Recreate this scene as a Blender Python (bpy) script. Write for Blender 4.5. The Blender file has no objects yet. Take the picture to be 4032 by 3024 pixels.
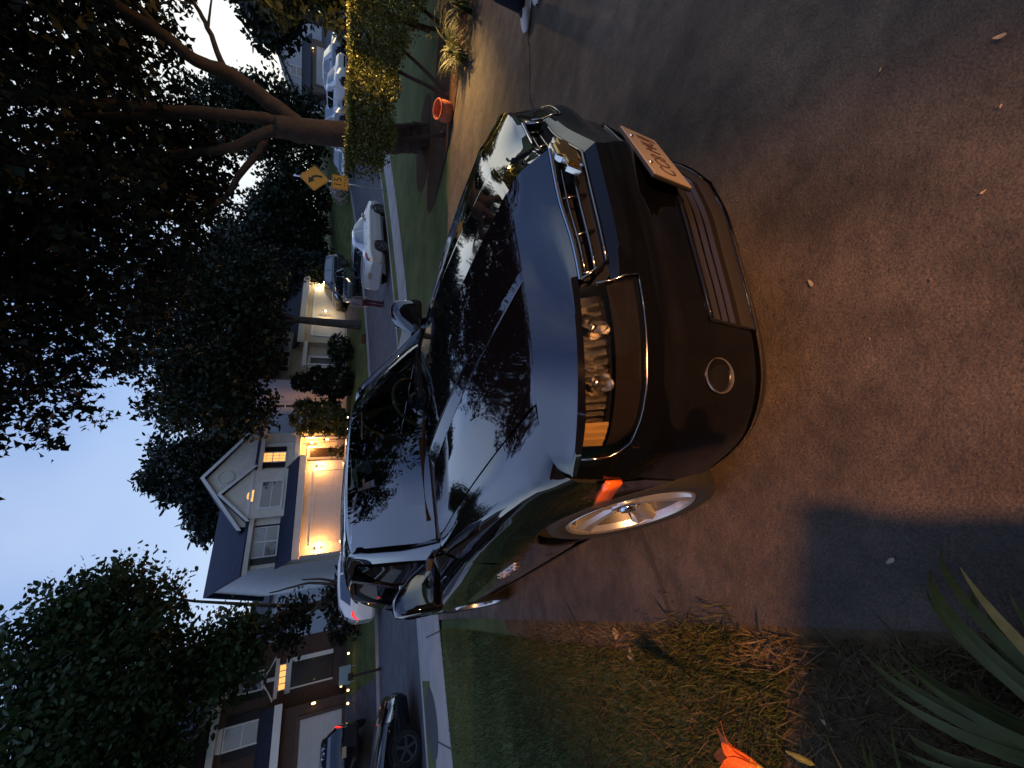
import bpy, bmesh, math, random
import numpy as np
from mathutils import Vector, Matrix
R = math.radians
PI = math.pi
rng = np.random.default_rng(11)
random.seed(5)
SC = bpy.context.scene
COL = SC.collection

# ------------------------------------------------------------------ object helpers
def tag(o, label=None, cat=None, group=None, kind=None):
    if label: o['label'] = label
    if cat: o['category'] = cat
    if group: o['group'] = group
    if kind: o['kind'] = kind
    return o

def thing(name, loc, rz, label, cat, group=None):
    o = bpy.data.objects.new(name, None)
    COL.objects.link(o)
    o.location = loc
    o.rotation_euler = (0, 0, rz)
    o.empty_display_size = 0.2
    return tag(o, label, cat, group)

def link_mesh(name, me, mats, parent=None, smooth=True):
    if not isinstance(mats, (list, tuple)): mats = [mats]
    for m in mats: me.materials.append(m)
    if smooth:
        me.polygons.foreach_set('use_smooth', [True] * len(me.polygons))
    o = bpy.data.objects.new(name, me)
    COL.objects.link(o)
    if parent: o.parent = parent
    return o

def copy_tree(o, parent=None):
    c = o.copy()
    COL.objects.link(c)
    c.parent = parent
    for ch in list(o.children):
        copy_tree(ch, c)
    return c

class MB:
    """collects geometry, builds ONE mesh object"""
    def __init__(s):
        s.v = []; s.f = []; s.m = []
    def add(s, verts, faces, mi=0):
        b = len(s.v)
        s.v.extend([tuple(float(a) for a in p) for p in verts])
        s.f.extend([tuple(b + i for i in f) for f in faces])
        s.m.extend([mi] * len(faces))
        return s
    def box(s, c, d, M=None, mi=0, taper=1.0):
        x, y, z = d[0] / 2, d[1] / 2, d[2] / 2
        P = [(-x, -y, -z), (x, -y, -z), (x, y, -z), (-x, y, -z), (-x * taper, -y * taper, z), (x * taper, -y * taper, z), (x * taper, y * taper, z), (-x * taper, y * taper, z)]
        M3 = M if M is not None else Matrix.Identity(3)
        P = [M3 @ Vector(p) + Vector(c) for p in P]
        return s.add(P, [(0, 3, 2, 1), (4, 5, 6, 7), (0, 1, 5, 4), (1, 2, 6, 5), (2, 3, 7, 6), (3, 0, 4, 7)], mi)
    def span(s, a, b, mi=0):
        return s.box([(a[i] + b[i]) / 2 for i in range(3)], [abs(b[i] - a[i]) for i in range(3)], None, mi)
    def bar(s, a, b, w, h, mi=0, up=(0, 0, 1)):
        a, b = Vector(a), Vector(b); d = b - a; L = d.length; d.normalize()
        u = Vector(up); sd = d.cross(u)
        if sd.length < 1e-4: sd = d.cross(Vector((0, 1, 0)))
        sd.normalize(); u = sd.cross(d)
        M = Matrix((d, sd, u)).transposed()
        return s.box((a + b) / 2, (L, w, h), M, mi)
    def tube(s, pts, rad, n=8, mi=0, cap=True):
        pts = [Vector(p) for p in pts]
        if not isinstance(rad, (list, tuple)): rad = [rad] * len(pts)
        V = []; F = []
        ref = None
        for i, p in enumerate(pts):
            d = (pts[min(i + 1, len(pts) - 1)] - pts[max(i - 1, 0)])
            d = d.normalized() if d.length > 1e-9 else Vector((0, 0, 1))
            if ref is None:
                ref = d.cross(Vector((0, 0, 1)) if abs(d.z) < .9 else Vector((1, 0, 0))).normalized()
            else:
                ref = (ref - d * ref.dot(d))
                ref = ref.normalized() if ref.length > 1e-6 else d.cross(Vector((1, 0, 0))).normalized()
            w = d.cross(ref)
            for k in range(n):
                a = 2 * PI * k / n
                V.append(p + (ref * math.cos(a) + w * math.sin(a)) * rad[i])
        for i in range(len(pts) - 1):
            for k in range(n):
                F.append((i * n + k, i * n + (k + 1) % n, (i + 1) * n + (k + 1) % n, (i + 1) * n + k))
        if cap:
            F.append(tuple(range(n - 1, -1, -1))); F.append(tuple((len(pts) - 1) * n + k for k in range(n)))
        return s.add(V, F, mi)
    def lathe(s, prof, n=24, c=(0, 0, 0), M=None, mi=0):
        """profile of (radius, height) turned about local z"""
        M3 = M if M is not None else Matrix.Identity(3)
        V = []; F = []
        for r, h in prof:
            for k in range(n):
                a = 2 * PI * k / n
                V.append(M3 @ Vector((r * math.cos(a), r * math.sin(a), h)) + Vector(c))
        for i in range(len(prof) - 1):
            for k in range(n):
                F.append((i * n + k, i * n + (k + 1) % n, (i + 1) * n + (k + 1) % n, (i + 1) * n + k))
        return s.add(V, F, mi)
    def poly(s, pts, mi=0):
        return s.add(pts, [tuple(range(len(pts)))], mi)
    def prism(s, pts, d, mi=0):
        """polygon pts pushed along vector d"""
        n = len(pts); d = Vector(d)
        P = [Vector(p) for p in pts]; Q = [p + d for p in P]
        F = [tuple(range(n)), tuple(range(2 * n - 1, n - 1, -1))] + [(i, n + i, n + (i + 1) % n, (i + 1) % n) for i in range(n)]
        return s.add(P + Q, F, mi)
    def grid(s, P, mi=0, drop=None):
        P = np.asarray(P); r, c = P.shape[:2]
        F = []
        for i in range(r - 1):
            for j in range(c - 1):
                if drop is not None and drop(i, j): continue
                F.append((i * c + j, i * c + j + 1, (i + 1) * c + j + 1, (i + 1) * c + j))
        return s.add(P.reshape(-1, 3), F, mi)
    def mesh(s, name, fix=True):
        me = bpy.data.meshes.new(name)
        me.from_pydata(s.v, [], s.f)
        me.polygons.foreach_set('material_index', s.m)
        if fix:
            bm = bmesh.new(); bm.from_mesh(me)
            bmesh.ops.recalc_face_normals(bm, faces=bm.faces)
            bm.to_mesh(me); bm.free()
        me.update()
        return me
    def build(s, name, mats, parent=None, smooth=False, bevel=0, angle=None, seg=2):
        o = link_mesh(name, s.mesh(name), mats, parent, smooth)
        if bevel:
            md = o.modifiers.new('edge', 'BEVEL'); md.width = bevel; md.segments = seg; md.limit_method = 'ANGLE'; md.angle_limit = R(40)
        if smooth and angle:
            o.data.set_sharp_from_angle(angle=R(angle))
        return o

def catmull(P, n):
    """interpolate control points along axis 0"""
    P = np.asarray(P, float); k = len(P)
    if k < 3:
        t = np.linspace(0, 1, n + 1).reshape((-1,) + (1,) * (P.ndim - 1))
        return P[0] * (1 - t) + P[1] * t
    E = np.concatenate([[2 * P[0] - P[1]], P, [2 * P[-1] - P[-2]]])
    out = []
    for i in range(k - 1):
        a, b, c, d = E[i], E[i + 1], E[i + 2], E[i + 3]
        for t in np.arange(n) / n:
            out.append(.5 * (2 * b + (c - a) * t + (2 * a - 5 * b + 4 * c - d) * t * t + (3 * b - a - 3 * c + d) * t ** 3))
    out.append(P[-1])
    return np.array(out)

def patch(rows, nr, nc):
    G = catmull(rows, nr)
    return np.swapaxes(catmull(np.swapaxes(G, 0, 1), nc), 0, 1)

def flip_y(G):
    H = np.array(G, float); H[..., 1] *= -1
    return H

def raw_mesh(name, V, F, mat, parent=None, n=4):
    """big numpy mesh of n-gons"""
    me = bpy.data.meshes.new(name)
    V = np.asarray(V, np.float32).reshape(-1, 3); F = np.asarray(F, np.int32).reshape(-1)
    me.vertices.add(len(V)); me.vertices.foreach_set('co', V.ravel())
    me.loops.add(len(F)); me.loops.foreach_set('vertex_index', F)
    k = len(F) // n
    me.polygons.add(k); me.polygons.foreach_set('loop_start', np.arange(0, k * n, n, dtype=np.int32))
    me.update(calc_edges=True)
    return link_mesh(name, me, mat, parent, False)

# ------------------------------------------------------------------ materials
def mat(name, col, rough=.6, metal=0., spec=.5, noise=0., scale=8., bump=0., bscale=60., coat=0., emit=None, estr=0., trans=0., ior=1.5, col2=None, coord='Object', detail=4., bdist=.01):
    m = bpy.data.materials.new(name); m.use_nodes = True
    nt = m.node_tree; N = nt.nodes; L = nt.links
    b = N['Principled BSDF']
    b.inputs['Base Color'].default_value = (*col, 1); b.inputs['Roughness'].default_value = rough
    b.inputs['Metallic'].default_value = metal; b.inputs['Specular IOR Level'].default_value = spec
    b.inputs['IOR'].default_value = ior
    if coat: b.inputs['Coat Weight'].default_value = coat; b.inputs['Coat Roughness'].default_value = .02
    if trans: b.inputs['Transmission Weight'].default_value = trans
    if emit: b.inputs['Emission Color'].default_value = (*emit, 1); b.inputs['Emission Strength'].default_value = estr
    tc = N.new('ShaderNodeTexCoord')
    if noise or col2:
        nz = N.new('ShaderNodeTexNoise'); nz.inputs['Scale'].default_value = scale; nz.inputs['Detail'].default_value = detail
        L.new(tc.outputs[coord], nz.inputs['Vector'])
        rp = N.new('ShaderNodeValToRGB')
        rp.color_ramp.elements[0].position = .3; rp.color_ramp.elements[1].position = .7
        c2 = col2 if col2 else tuple(min(1, c * (1 + noise)) for c in col)
        c1 = col if col2 else tuple(c * (1 - noise) for c in col)
        rp.color_ramp.elements[0].color = (*c1, 1); rp.color_ramp.elements[1].color = (*c2, 1)
        L.new(nz.outputs['Fac'], rp.inputs['Fac']); L.new(rp.outputs['Color'], b.inputs['Base Color'])
    if bump:
        n2 = N.new('ShaderNodeTexNoise'); n2.inputs['Scale'].default_value = bscale; n2.inputs['Detail'].default_value = 5
        L.new(tc.outputs[coord], n2.inputs['Vector'])
        bp = N.new('ShaderNodeBump'); bp.inputs['Strength'].default_value = bump; bp.inputs['Distance'].default_value = bdist
        L.new(n2.outputs['Fac'], bp.inputs['Height']); L.new(bp.outputs['Normal'], b.inputs['Normal'])
    return m

def banded(name, col, rough, pitch, depth=.012, noise=.08, axis='Z'):
    """lap siding / garage-door ribs: a saw-tooth bump along an object axis"""
    m = mat(name, col, rough, noise=noise, scale=3.)
    nt = m.node_tree; N = nt.nodes; L = nt.links; b = N['Principled BSDF']
    tc = N.new('ShaderNodeTexCoord'); sp = N.new('ShaderNodeSeparateXYZ'); L.new(tc.outputs['Object'], sp.inputs[0])
    mo = N.new('ShaderNodeMath'); mo.operation = 'MULTIPLY'; mo.inputs[1].default_value = 1 / pitch; L.new(sp.outputs[axis], mo.inputs[0])
    fr = N.new('ShaderNodeMath'); fr.operation = 'FRACT'; L.new(mo.outputs[0], fr.inputs[0])
    iv = N.new('ShaderNodeMath'); iv.operation = 'SUBTRACT'; iv.inputs[0].default_value = 1.; L.new(fr.outputs[0], iv.inputs[1])
    bp = N.new('ShaderNodeBump'); bp.inputs['Strength'].default_value = 1.; bp.inputs['Distance'].default_value = depth
    L.new(iv.outputs[0], bp.inputs['Height']); L.new(bp.outputs['Normal'], b.inputs['Normal'])
    return m

def brickmat(name, c1, c2, mortar, scale, bw=.5, bh=.25, rough=.85, bump=.4):
    m = bpy.data.materials.new(name); m.use_nodes = True
    nt = m.node_tree; N = nt.nodes; L = nt.links; b = N['Principled BSDF']; b.inputs['Roughness'].default_value = rough
    tc = N.new('ShaderNodeTexCoord'); mp = N.new('ShaderNodeMapping'); mp.inputs['Rotation'].default_value = (R(90), 0, 0)
    L.new(tc.outputs['Object'], mp.inputs['Vector'])
    br = N.new('ShaderNodeTexBrick'); br.inputs['Scale'].default_value = scale; br.inputs['Brick Width'].default_value = bw; br.inputs['Row Height'].default_value = bh
    br.inputs['Color1'].default_value = (*c1, 1); br.inputs['Color2'].default_value = (*c2, 1); br.inputs['Mortar'].default_value = (*mortar, 1)
    br.inputs['Mortar Size'].default_value = .015
    L.new(mp.outputs['Vector'], br.inputs['Vector']); L.new(br.outputs['Color'], b.inputs['Base Color'])
    bp = N.new('ShaderNodeBump'); bp.inputs['Strength'].default_value = bump; bp.inputs['Distance'].default_value = .01
    L.new(br.outputs['Fac'], bp.inputs['Height']); bp.invert = True; L.new(bp.outputs['Normal'], b.inputs['Normal'])
    return m

def glassmat(name, tint, base_refl=.06, rough=.01):
    m = bpy.data.materials.new(name); m.use_nodes = True
    nt = m.node_tree; N = nt.nodes; L = nt.links; N.remove(N['Principled BSDF'])
    out = N['Material Output']
    tr = N.new('ShaderNodeBsdfTransparent'); tr.inputs['Color'].default_value = (*tint, 1)
    gl = N.new('ShaderNodeBsdfGlossy'); gl.inputs['Roughness'].default_value = rough
    fr = N.new('ShaderNodeFresnel'); fr.inputs['IOR'].default_value = 1.52
    ad = N.new('ShaderNodeMath'); ad.operation = 'ADD'; ad.use_clamp = True; ad.inputs[1].default_value = base_refl
    L.new(fr.outputs[0], ad.inputs[0])
    mx = N.new('ShaderNodeMixShader'); L.new(ad.outputs[0], mx.inputs[0]); L.new(tr.outputs[0], mx.inputs[1]); L.new(gl.outputs[0], mx.inputs[2])
    L.new(mx.outputs[0], out.inputs['Surface'])
    return m

def leafmat(name, c1, c2, rough=.55, scale=.9, thin=.25):
    m = mat(name, c1, rough, col2=c2, scale=scale, coord='Generated', detail=2., spec=.3)
    m.node_tree.nodes['Noise Texture'].inputs['Scale'].default_value = scale * 12
    nt = m.node_tree; N = nt.nodes; L = nt.links; b = N['Principled BSDF']
    tl = N.new('ShaderNodeBsdfTranslucent'); mx = N.new('ShaderNodeMixShader'); mx.inputs[0].default_value = thin
    L.new(N['Color Ramp'].outputs['Color'], tl.inputs['Color'])
    L.new(b.outputs[0], mx.inputs[1]); L.new(tl.outputs[0], mx.inputs[2]); L.new(mx.outputs[0], N['Material Output'].inputs['Surface'])
    return m

M = {}
M['paint'] = mat('black_car_paint', (.0025, .0025, .004), .03, spec=.5, coat=1., ior=1.6)
M['paint'].node_tree.nodes['Principled BSDF'].inputs['Coat IOR'].default_value = 1.65
_nt = M['paint'].node_tree; _n = _nt.nodes.new('ShaderNodeTexNoise'); _n.inputs['Scale'].default_value = 5.; _n.inputs['Detail'].default_value = 9.; _n.inputs['Roughness'].default_value = .7
_c = _nt.nodes.new('ShaderNodeTexCoord'); _nt.links.new(_c.outputs['Object'], _n.inputs['Vector'])
_m = _nt.nodes.new('ShaderNodeMapRange'); _m.inputs[1].default_value = .35; _m.inputs[2].default_value = .75; _m.inputs[3].default_value = .015; _m.inputs[4].default_value = .075
_nt.links.new(_n.outputs['Fac'], _m.inputs[0]); _nt.links.new(_m.outputs[0], _nt.nodes['Principled BSDF'].inputs['Coat Roughness'])
M['chrome'] = mat('chrome_metal', (.75, .73, .70), .07, metal=1.)
M['satin'] = mat('satin_metal', (.62, .62, .62), .28, metal=1., bump=.05, bscale=200)
M['blackplastic'] = mat('black_plastic', (.012, .012, .012), .45, noise=.2, bump=.1, bscale=400)
M['gloss_black'] = mat('gloss_black_plastic', (.006, .006, .007), .12)
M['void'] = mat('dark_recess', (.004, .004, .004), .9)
M['rubber'] = mat('tyre_rubber', (.011, .0105, .010), .75, noise=.3, scale=30, bump=.3, bscale=120)
M['alloy'] = mat('silver_alloy', (.62, .62, .63), .3, metal=.85)
M['glass'] = glassmat('car_glass', (.62, .70, .68), .03)
M['dark_glass'] = glassmat('tinted_car_glass', (.10, .12, .12), .05)
M['lens'] = glassmat('clear_lamp_lens', (.90, .90, .90), .07)
M['amber'] = mat('amber_plastic', (.85, .14, .02), .2, coat=.6)
M['redlens'] = mat('red_lamp_plastic', (.35, .01, .01), .2, coat=.6)
M['redlit'] = mat('red_lamp_lit', (.5, .01, .01), .3, emit=(1, .03, .02), estr=1.4)
M['gold'] = mat('gold_badge', (.85, .50, .14), .18, metal=1.)
M['seat'] = mat('grey_seat_cloth', (.10, .10, .11), .9, bump=.2, bscale=300)
M['dash'] = mat('dashboard_vinyl', (.03, .028, .027), .6, bump=.2, bscale=200)
M['wood'] = mat('leather_wheel_rim', (.22, .13, .06), .4)
M['paper'] = mat('white_card', (.75, .72, .62), .7)
M['plate'] = mat('plate_paint', (.30, .225, .15), .5, noise=.05, scale=20)
M['screen'] = glassmat('windscreen_glass', (.58, .68, .68), .11)
M['plate_ink'] = mat('plate_lettering', (.10, .05, .03), .5)
# ------------------------------------------------------------------ place axes: s runs along the street, t across it (away from the camera)
ANG = R(36.0)
SV = np.array([math.cos(ANG), math.sin(ANG)]); TV = np.array([-math.sin(ANG), math.cos(ANG)])
def xy(s, t): return SV[0] * s + TV[0] * t, SV[1] * s + TV[1] * t
def st(x, y): return x * SV[0] + y * SV[1], x * TV[0] + y * TV[1]
G1 = math.tan(.0646)
def sstep(a, b, x):
    u = np.clip((x - a) / (b - a), 0, 1); return u * u * (3 - 2 * u)
def ground(x, y):
    x = np.asarray(x, float); y = np.asarray(y, float)
    s, t = st(x, y)
    d = np.clip(y * G1, -.35, .36)
    near = -np.where(d < .30, d, .30 + .06 * (1 - np.exp(-(d - .30) / .06)))
    z = near + (1.02) * sstep(20.9, 26.6, t)
    z = z + .0018 * np.clip(s - 8, 0, 52) ** 2
    return z
def gz(x, y): return float(ground(x, y))
def P3(s, t, dz=0.):
    x, y = xy(s, t); return Vector((x, y, gz(x, y) + dz))
T_NEAR, T_FAR = 10.2, 20.6
STREET_DROP = .10
def sheet(name, S, T, dz, material, kind='structure', fn=None, skip=None):
    S = np.asarray(S); T = np.asarray(T)
    ss, tt = np.meshgrid(S, T)
    X = SV[0] * ss + TV[0] * tt; Y = SV[1] * ss + TV[1] * tt
    Z = ground(X, Y) + dz
    if fn is not None: Z = fn(X, Y, ss, tt, Z)
    b = MB(); b.grid(np.stack([X, Y, Z], -1), 0, skip)
    o = b.build(name, material, None, True)
    return tag(o, kind=kind)

def groundmat(name, c1, c2, scale, rough=.95, bump=.6, bscale=30, c3=None, bd=.03):
    m = mat(name, c1, rough, col2=c2, scale=scale, bump=bump, bscale=bscale, detail=8., bdist=bd, spec=.2)
    return m
M['lawn'] = groundmat('lawn_turf', (.055, .072, .022), (.115, .13, .042), 1.4, bump=.9, bscale=18)
M['soil'] = groundmat('bare_soil', (.05, .034, .018), (.13, .085, .04), 3.5, bump=1., bscale=25)
M['mulch'] = groundmat('bark_mulch', (.030, .014, .008), (.085, .038, .020), 14., bump=1., bscale=40)
M['street'] = groundmat('street_asphalt', (.062, .062, .072), (.105, .105, .118), 2.2, rough=.85, bump=.25, bscale=120, bd=.006)
M['concrete'] = groundmat('pale_concrete', (.27, .25, .24), (.37, .345, .33), 1.7, rough=.9, bump=.2, bscale=70, bd=.008)

# driveway: dark worn asphalt with broad stains, fine aggregate, small pits
def drivemat():
    m = bpy.data.materials.new('driveway_asphalt'); m.use_nodes = True
    nt = m.node_tree; N = nt.nodes; L = nt.links; b = N['Principled BSDF']
    b.inputs['Specular IOR Level'].default_value = .35
    tc = N.new('ShaderNodeTexCoord')
    def noise(sc, det, rough=.55, vec=None):
        n = N.new('ShaderNodeTexNoise'); n.inputs['Scale'].default_value = sc; n.inputs['Detail'].default_value = det; n.inputs['Roughness'].default_value = rough
        L.new(vec if vec else tc.outputs['Object'], n.inputs['Vector']); return n.outputs['Fac']
    def ramp(f, p0, c0, p1, c1):
        r = N.new('ShaderNodeValToRGB'); e = r.color_ramp.elements
        e[0].position = p0; e[0].color = (*c0, 1); e[1].position = p1; e[1].color = (*c1, 1); L.new(f, r.inputs['Fac']); return r.outputs['Color']
    def mix(kind, f, a, c):
        x = N.new('ShaderNodeMix'); x.data_type = 'RGBA'; x.blend_type = kind; x.inputs['Factor'].default_value = f
        L.new(a, x.inputs[6]); L.new(c, x.inputs[7]); return x.outputs[2]
    base = ramp(noise(.8, 7, .62), .34, (.045, .034, .025), .66, (.108, .082, .060))
    blot = ramp(noise(4., 8, .7), .36, (.55, .53, .51), .62, (1.15, 1.12, 1.1))
    grain = ramp(noise(170, 4, .7), .30, (.42, .42, .42), .72, (1.75, 1.68, 1.58))
    c = mix('MULTIPLY', 1, mix('MULTIPLY', 1, base, blot), grain)
    mp = N.new('ShaderNodeMapping'); mp.inputs['Rotation'].default_value = (0, 0, R(25)); mp.inputs['Scale'].default_value = (2.2, 18, 1)
    L.new(tc.outputs['Object'], mp.inputs['Vector'])
    scr = ramp(noise(2.2, 7, .75, mp.outputs['Vector']), .58, (1, 1, 1), .74, (1.6, 1.5, 1.35))
    c = mix('MULTIPLY', .8, c, scr)
    L.new(c, b.inputs['Base Color'])
    rr = N.new('ShaderNodeMapRange'); rr.inputs[3].default_value = .5; rr.inputs[4].default_value = .85; L.new(noise(6, 5), rr.inputs[0]); L.new(rr.outputs[0], b.inputs['Roughness'])
    b1 = N.new('ShaderNodeBump'); b1.inputs['Strength'].default_value = .55; b1.inputs['Distance'].default_value = .006; L.new(noise(150, 5, .7), b1.inputs['Height'])
    b2 = N.new('ShaderNodeBump'); b2.inputs['Strength'].default_value = .5; b2.inputs['Distance'].default_value = .02; L.new(noise(9, 6, .7), b2.inputs['Height']); L.new(b1.outputs['Normal'], b2.inputs['Normal'])
    L.new(b2.outputs['Normal'], b.inputs['Normal'])
    return m
M['drive'] = drivemat()

# one terrain sheet to the horizon, with the street bed cut down into it
Ss = np.concatenate([np.linspace(-600, -40, 12), np.linspace(-34, 70, 105), np.linspace(80, 600, 14)])
Ts = np.concatenate([np.linspace(-500, -30, 10), np.linspace(-20, 7.6, 47), [8.0, 9.2, 9.95, T_NEAR - .01, T_NEAR + .01, 15, T_FAR - .01, T_FAR + .01], np.linspace(21, 30, 28), np.linspace(33, 70, 14), np.linspace(85, 700, 12)])
def bed(X, Y, s, t, Z):
    inside = (t > T_NEAR) & (t < T_FAR)
    Z = np.where(inside, Z - STREET_DROP - .01, Z)
    le = np.interp(Y, [-1.7, 0, 2, 7, 11.3], [.75, -.29, -1.44, -4.35, -6.8]); re_ = np.interp(Y, [-1.7, 2.2, 5.2, 7.05, 11.25], [9.5, 9., 7.4, 4.5, 2.1])
    return np.where((X > le + .12) & (X < re_ - .12) & (Y > -1.6) & (t < 9.), Z - .06, Z)
sheet('ground', Ss, Ts, 0, M['lawn'], fn=bed)
sr = np.concatenate([np.linspace(-60, 0, 25), np.linspace(1, 110, 110)])
sheet('street', sr, [T_NEAR + .012, 12, 15, 18, T_FAR - .012], -STREET_DROP, M['street'])
def kerb(name, t0, t1):
    S = np.concatenate([np.linspace(-60, 0, 25), np.linspace(1, 70, 70)])
    b = MB(); g = []
    for s in S:
        a = P3(s, t0); c = P3(s, t1)
        g.append([(a.x, a.y, a.z - STREET_DROP - .02), (a.x, a.y, a.z + .012), (c.x, c.y, c.z + .012), (c.x, c.y, c.z - STREET_DROP - .02)])
    b.grid(np.array(g)); tag(b.build(name, M['concrete'], None, False), kind='structure')
kerb('kerb', T_NEAR - .16, T_NEAR + .008); kerb('kerb', T_FAR - .008, T_FAR + .16)
sheet('sidewalk', np.linspace(-40, 45, 120), [7.95, 8.6, 9.25], .010, M['concrete'])
# apron between pavement and kerb in front of the drive
sheet('driveway_apron', np.linspace(-.3, 8.6, 20), [9.27, 9.65, T_NEAR - .17], .008, M['concrete'])
# expansion joints of the pavement
b = MB()
for s in np.arange(-12, 24, 1.55):
    a = P3(s, 7.96, .0125); c = P3(s, 9.24, .0125); w = Vector((SV[0], SV[1], 0)) * .012
    b.poly([a - w, a + w, c + w, c - w])
tag(b.build('sidewalk_joints', mat('joint_dirt', (.05, .045, .04), .95)), kind='structure')
b = MB(); c0 = Vector((-6.25, 7.04, 0))
b.poly([(c0.x + .52 * math.cos(a), c0.y + .52 * math.sin(a), gz(c0.x, c0.y) + .016) for a in np.linspace(0, 2 * PI, 40)[:-1]])
mh = b.build('manhole_cover', mat('worn_iron', (.045, .043, .045), .6, metal=.3, noise=.4, scale=30, bump=.6, bscale=60))
tag(mh, 'round dark iron cover set flush in the pale pavement', 'manhole cover')

# drive: left edge is straight, right edge bends round the planted bed
LE = [(.75, -1.7), (-.29, 0), (-.52, .40), (-.73, .76), (-.91, 1.08), (-1.44, 2.0), (-2.35, 3.57), (-3.42, 5.43), (-4.34, 6.98)]
RE = [(9.5, -1.7), (9.3, .4), (9.0, 2.2), (8.5, 3.6), (8.0, 4.5), (7.4, 5.2), (6.3, 5.95), (5.4, 6.5), (4.5, 7.05), (3.9, 8.1), (2.1, 11.25)]
LE = catmull(np.array(LE), 6); RE = catmull(np.array(RE), 6)
g = []
for a, c in zip(LE, RE):
    rowp = []
    for t in np.linspace(0, 1, 40):
        p = a * (1 - t) + c * t
        rowp.append((p[0], p[1], gz(*p) + .006))
    g.append(rowp)
b = MB(); b.grid(np.array(g)); tag(b.build('driveway', M['drive'], None, True), kind='structure')
# cracks: thin dark sunk lines
def crack(pts, w, wob):
    pts = catmull(np.array(pts, float), 14); b = MB(); g = []
    for i, p in enumerate(pts):
        d = pts[min(i + 1, len(pts) - 1)] - pts[max(i - 1, 0)]; d /= np.linalg.norm(d) + 1e-9
        nrm = np.array([-d[1], d[0]]); q = p + nrm * rng.normal(0, wob); ww = w * rng.uniform(.4, 1.3)
        g.append([(*(q + nrm * ww), gz(*q) + .0095), (*(q - nrm * ww), gz(*q) + .0095)])
    b.grid(np.array(g)); return b
jm = mat('crack_shadow_dirt', (.012, .009, .008), 1.)
tag(crack([(4.3, 3.6), (3.78, 3.62), (3.2, 3.50), (2.7, 3.42), (2.2, 3.0)], .006, .006).build('crack', jm), kind='structure')
tag(crack([(.1, 2.5), (-.45, 1.98), (-.76, 1.68), (-.95, 1.52), (-1.13, 1.42)], .016, .004).build('crack', mat('joint_tar', (.030, .022, .020), .9)), kind='structure')
tag(crack([(1.9, 1.2), (2.6, .9), (3.4, .9), (4.4, .5)], .003, .006).build('crack', jm), kind='structure')

# planted beds: dark mulch sheets
def bedsheet(name, outline, dz, m):
    O = np.array(outline); c = O.mean(0); g = []
    ring = catmull(np.vstack([O, O[:1]]), 6)
    for k in np.linspace(0, 1, 9):
        g.append([(*(c + (p - c) * k), gz(*(c + (p - c) * k)) + dz) for p in ring])
    b = MB(); b.grid(np.array(g)); tag(b.build(name, m, None, True), kind='structure')
bedsheet('mulch_bed', [(6.3, 6.0), (5.4, 6.55), (4.5, 7.15), (3.75, 8.5), (4.2, 9.1), (5.6, 8.9), (7.4, 8.3), (10.5, 7.8), (10.5, 4.6), (8.2, 4.4), (7.2, 5.4)], .010, M['mulch'])
bedsheet('tree_pit', [(5.0, 9.0), (4.7, 9.7), (5.2, 10.5), (6.2, 10.6), (6.9, 9.8), (6.5, 9.0)], .010, M['mulch'])
bedsheet('soil_bed', [(-.42, .32), (-.62, .72), (-.80, 1.02), (-1.05, 1.28), (-1.6, 1.3), (-2.1, .9), (-2.3, .3), (-2.3, -.9), (-.3, -1.2), (-.05, -.3)], .003, M['soil'])
bedsheet('worn_verge', [(-.85, 1.15), (-1.36, 2.0), (-2.28, 3.57), (-2.45, 3.5), (-1.66, 2.0), (-1.15, 1.1)], .0025, M['soil'])
# far drives
def far_drive(s0, s1, t1, s2=None, s3=None):
    g = []
    for t in np.linspace(T_FAR + .17, t1, 24):
        u = (t - T_FAR) / (t1 - T_FAR)
        a = s0 + ((s2 if s2 is not None else s0) - s0) * u; c = s1 + ((s3 if s3 is not None else s1) - s1) * u
        g.append([P3(a + (c - a) * k, t, .012) for k in np.linspace(0, 1, 5)])
    b = MB(); b.grid(np.array(g)); tag(b.build('driveway', M['street'], None, True), kind='structure')
far_drive(-5.2, .0, 27.2, -4.6, -.9); far_drive(6.9, 12.4, 26.9); far_drive(22.4, 28.6, 25.9)
M['alloy_dull'] = mat('dull_alloy', (.09, .088, .088), .45, metal=.6)
# ------------------------------------------------------------------ the black sport utility vehicle
SL = 0.0646          # slope of the drive
car = thing('parked_suv', (0, 0, 0), 0, 'glossy black sport utility vehicle parked nose-first on the brown driveway, largest car in view', 'car')
car.matrix_world = Matrix.Rotation(-SL, 4, 'X') @ Matrix.Translation((.172, 1.818, 0)) @ Matrix.Rotation(math.atan2(-.8138, .5812), 4, 'Z')

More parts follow.
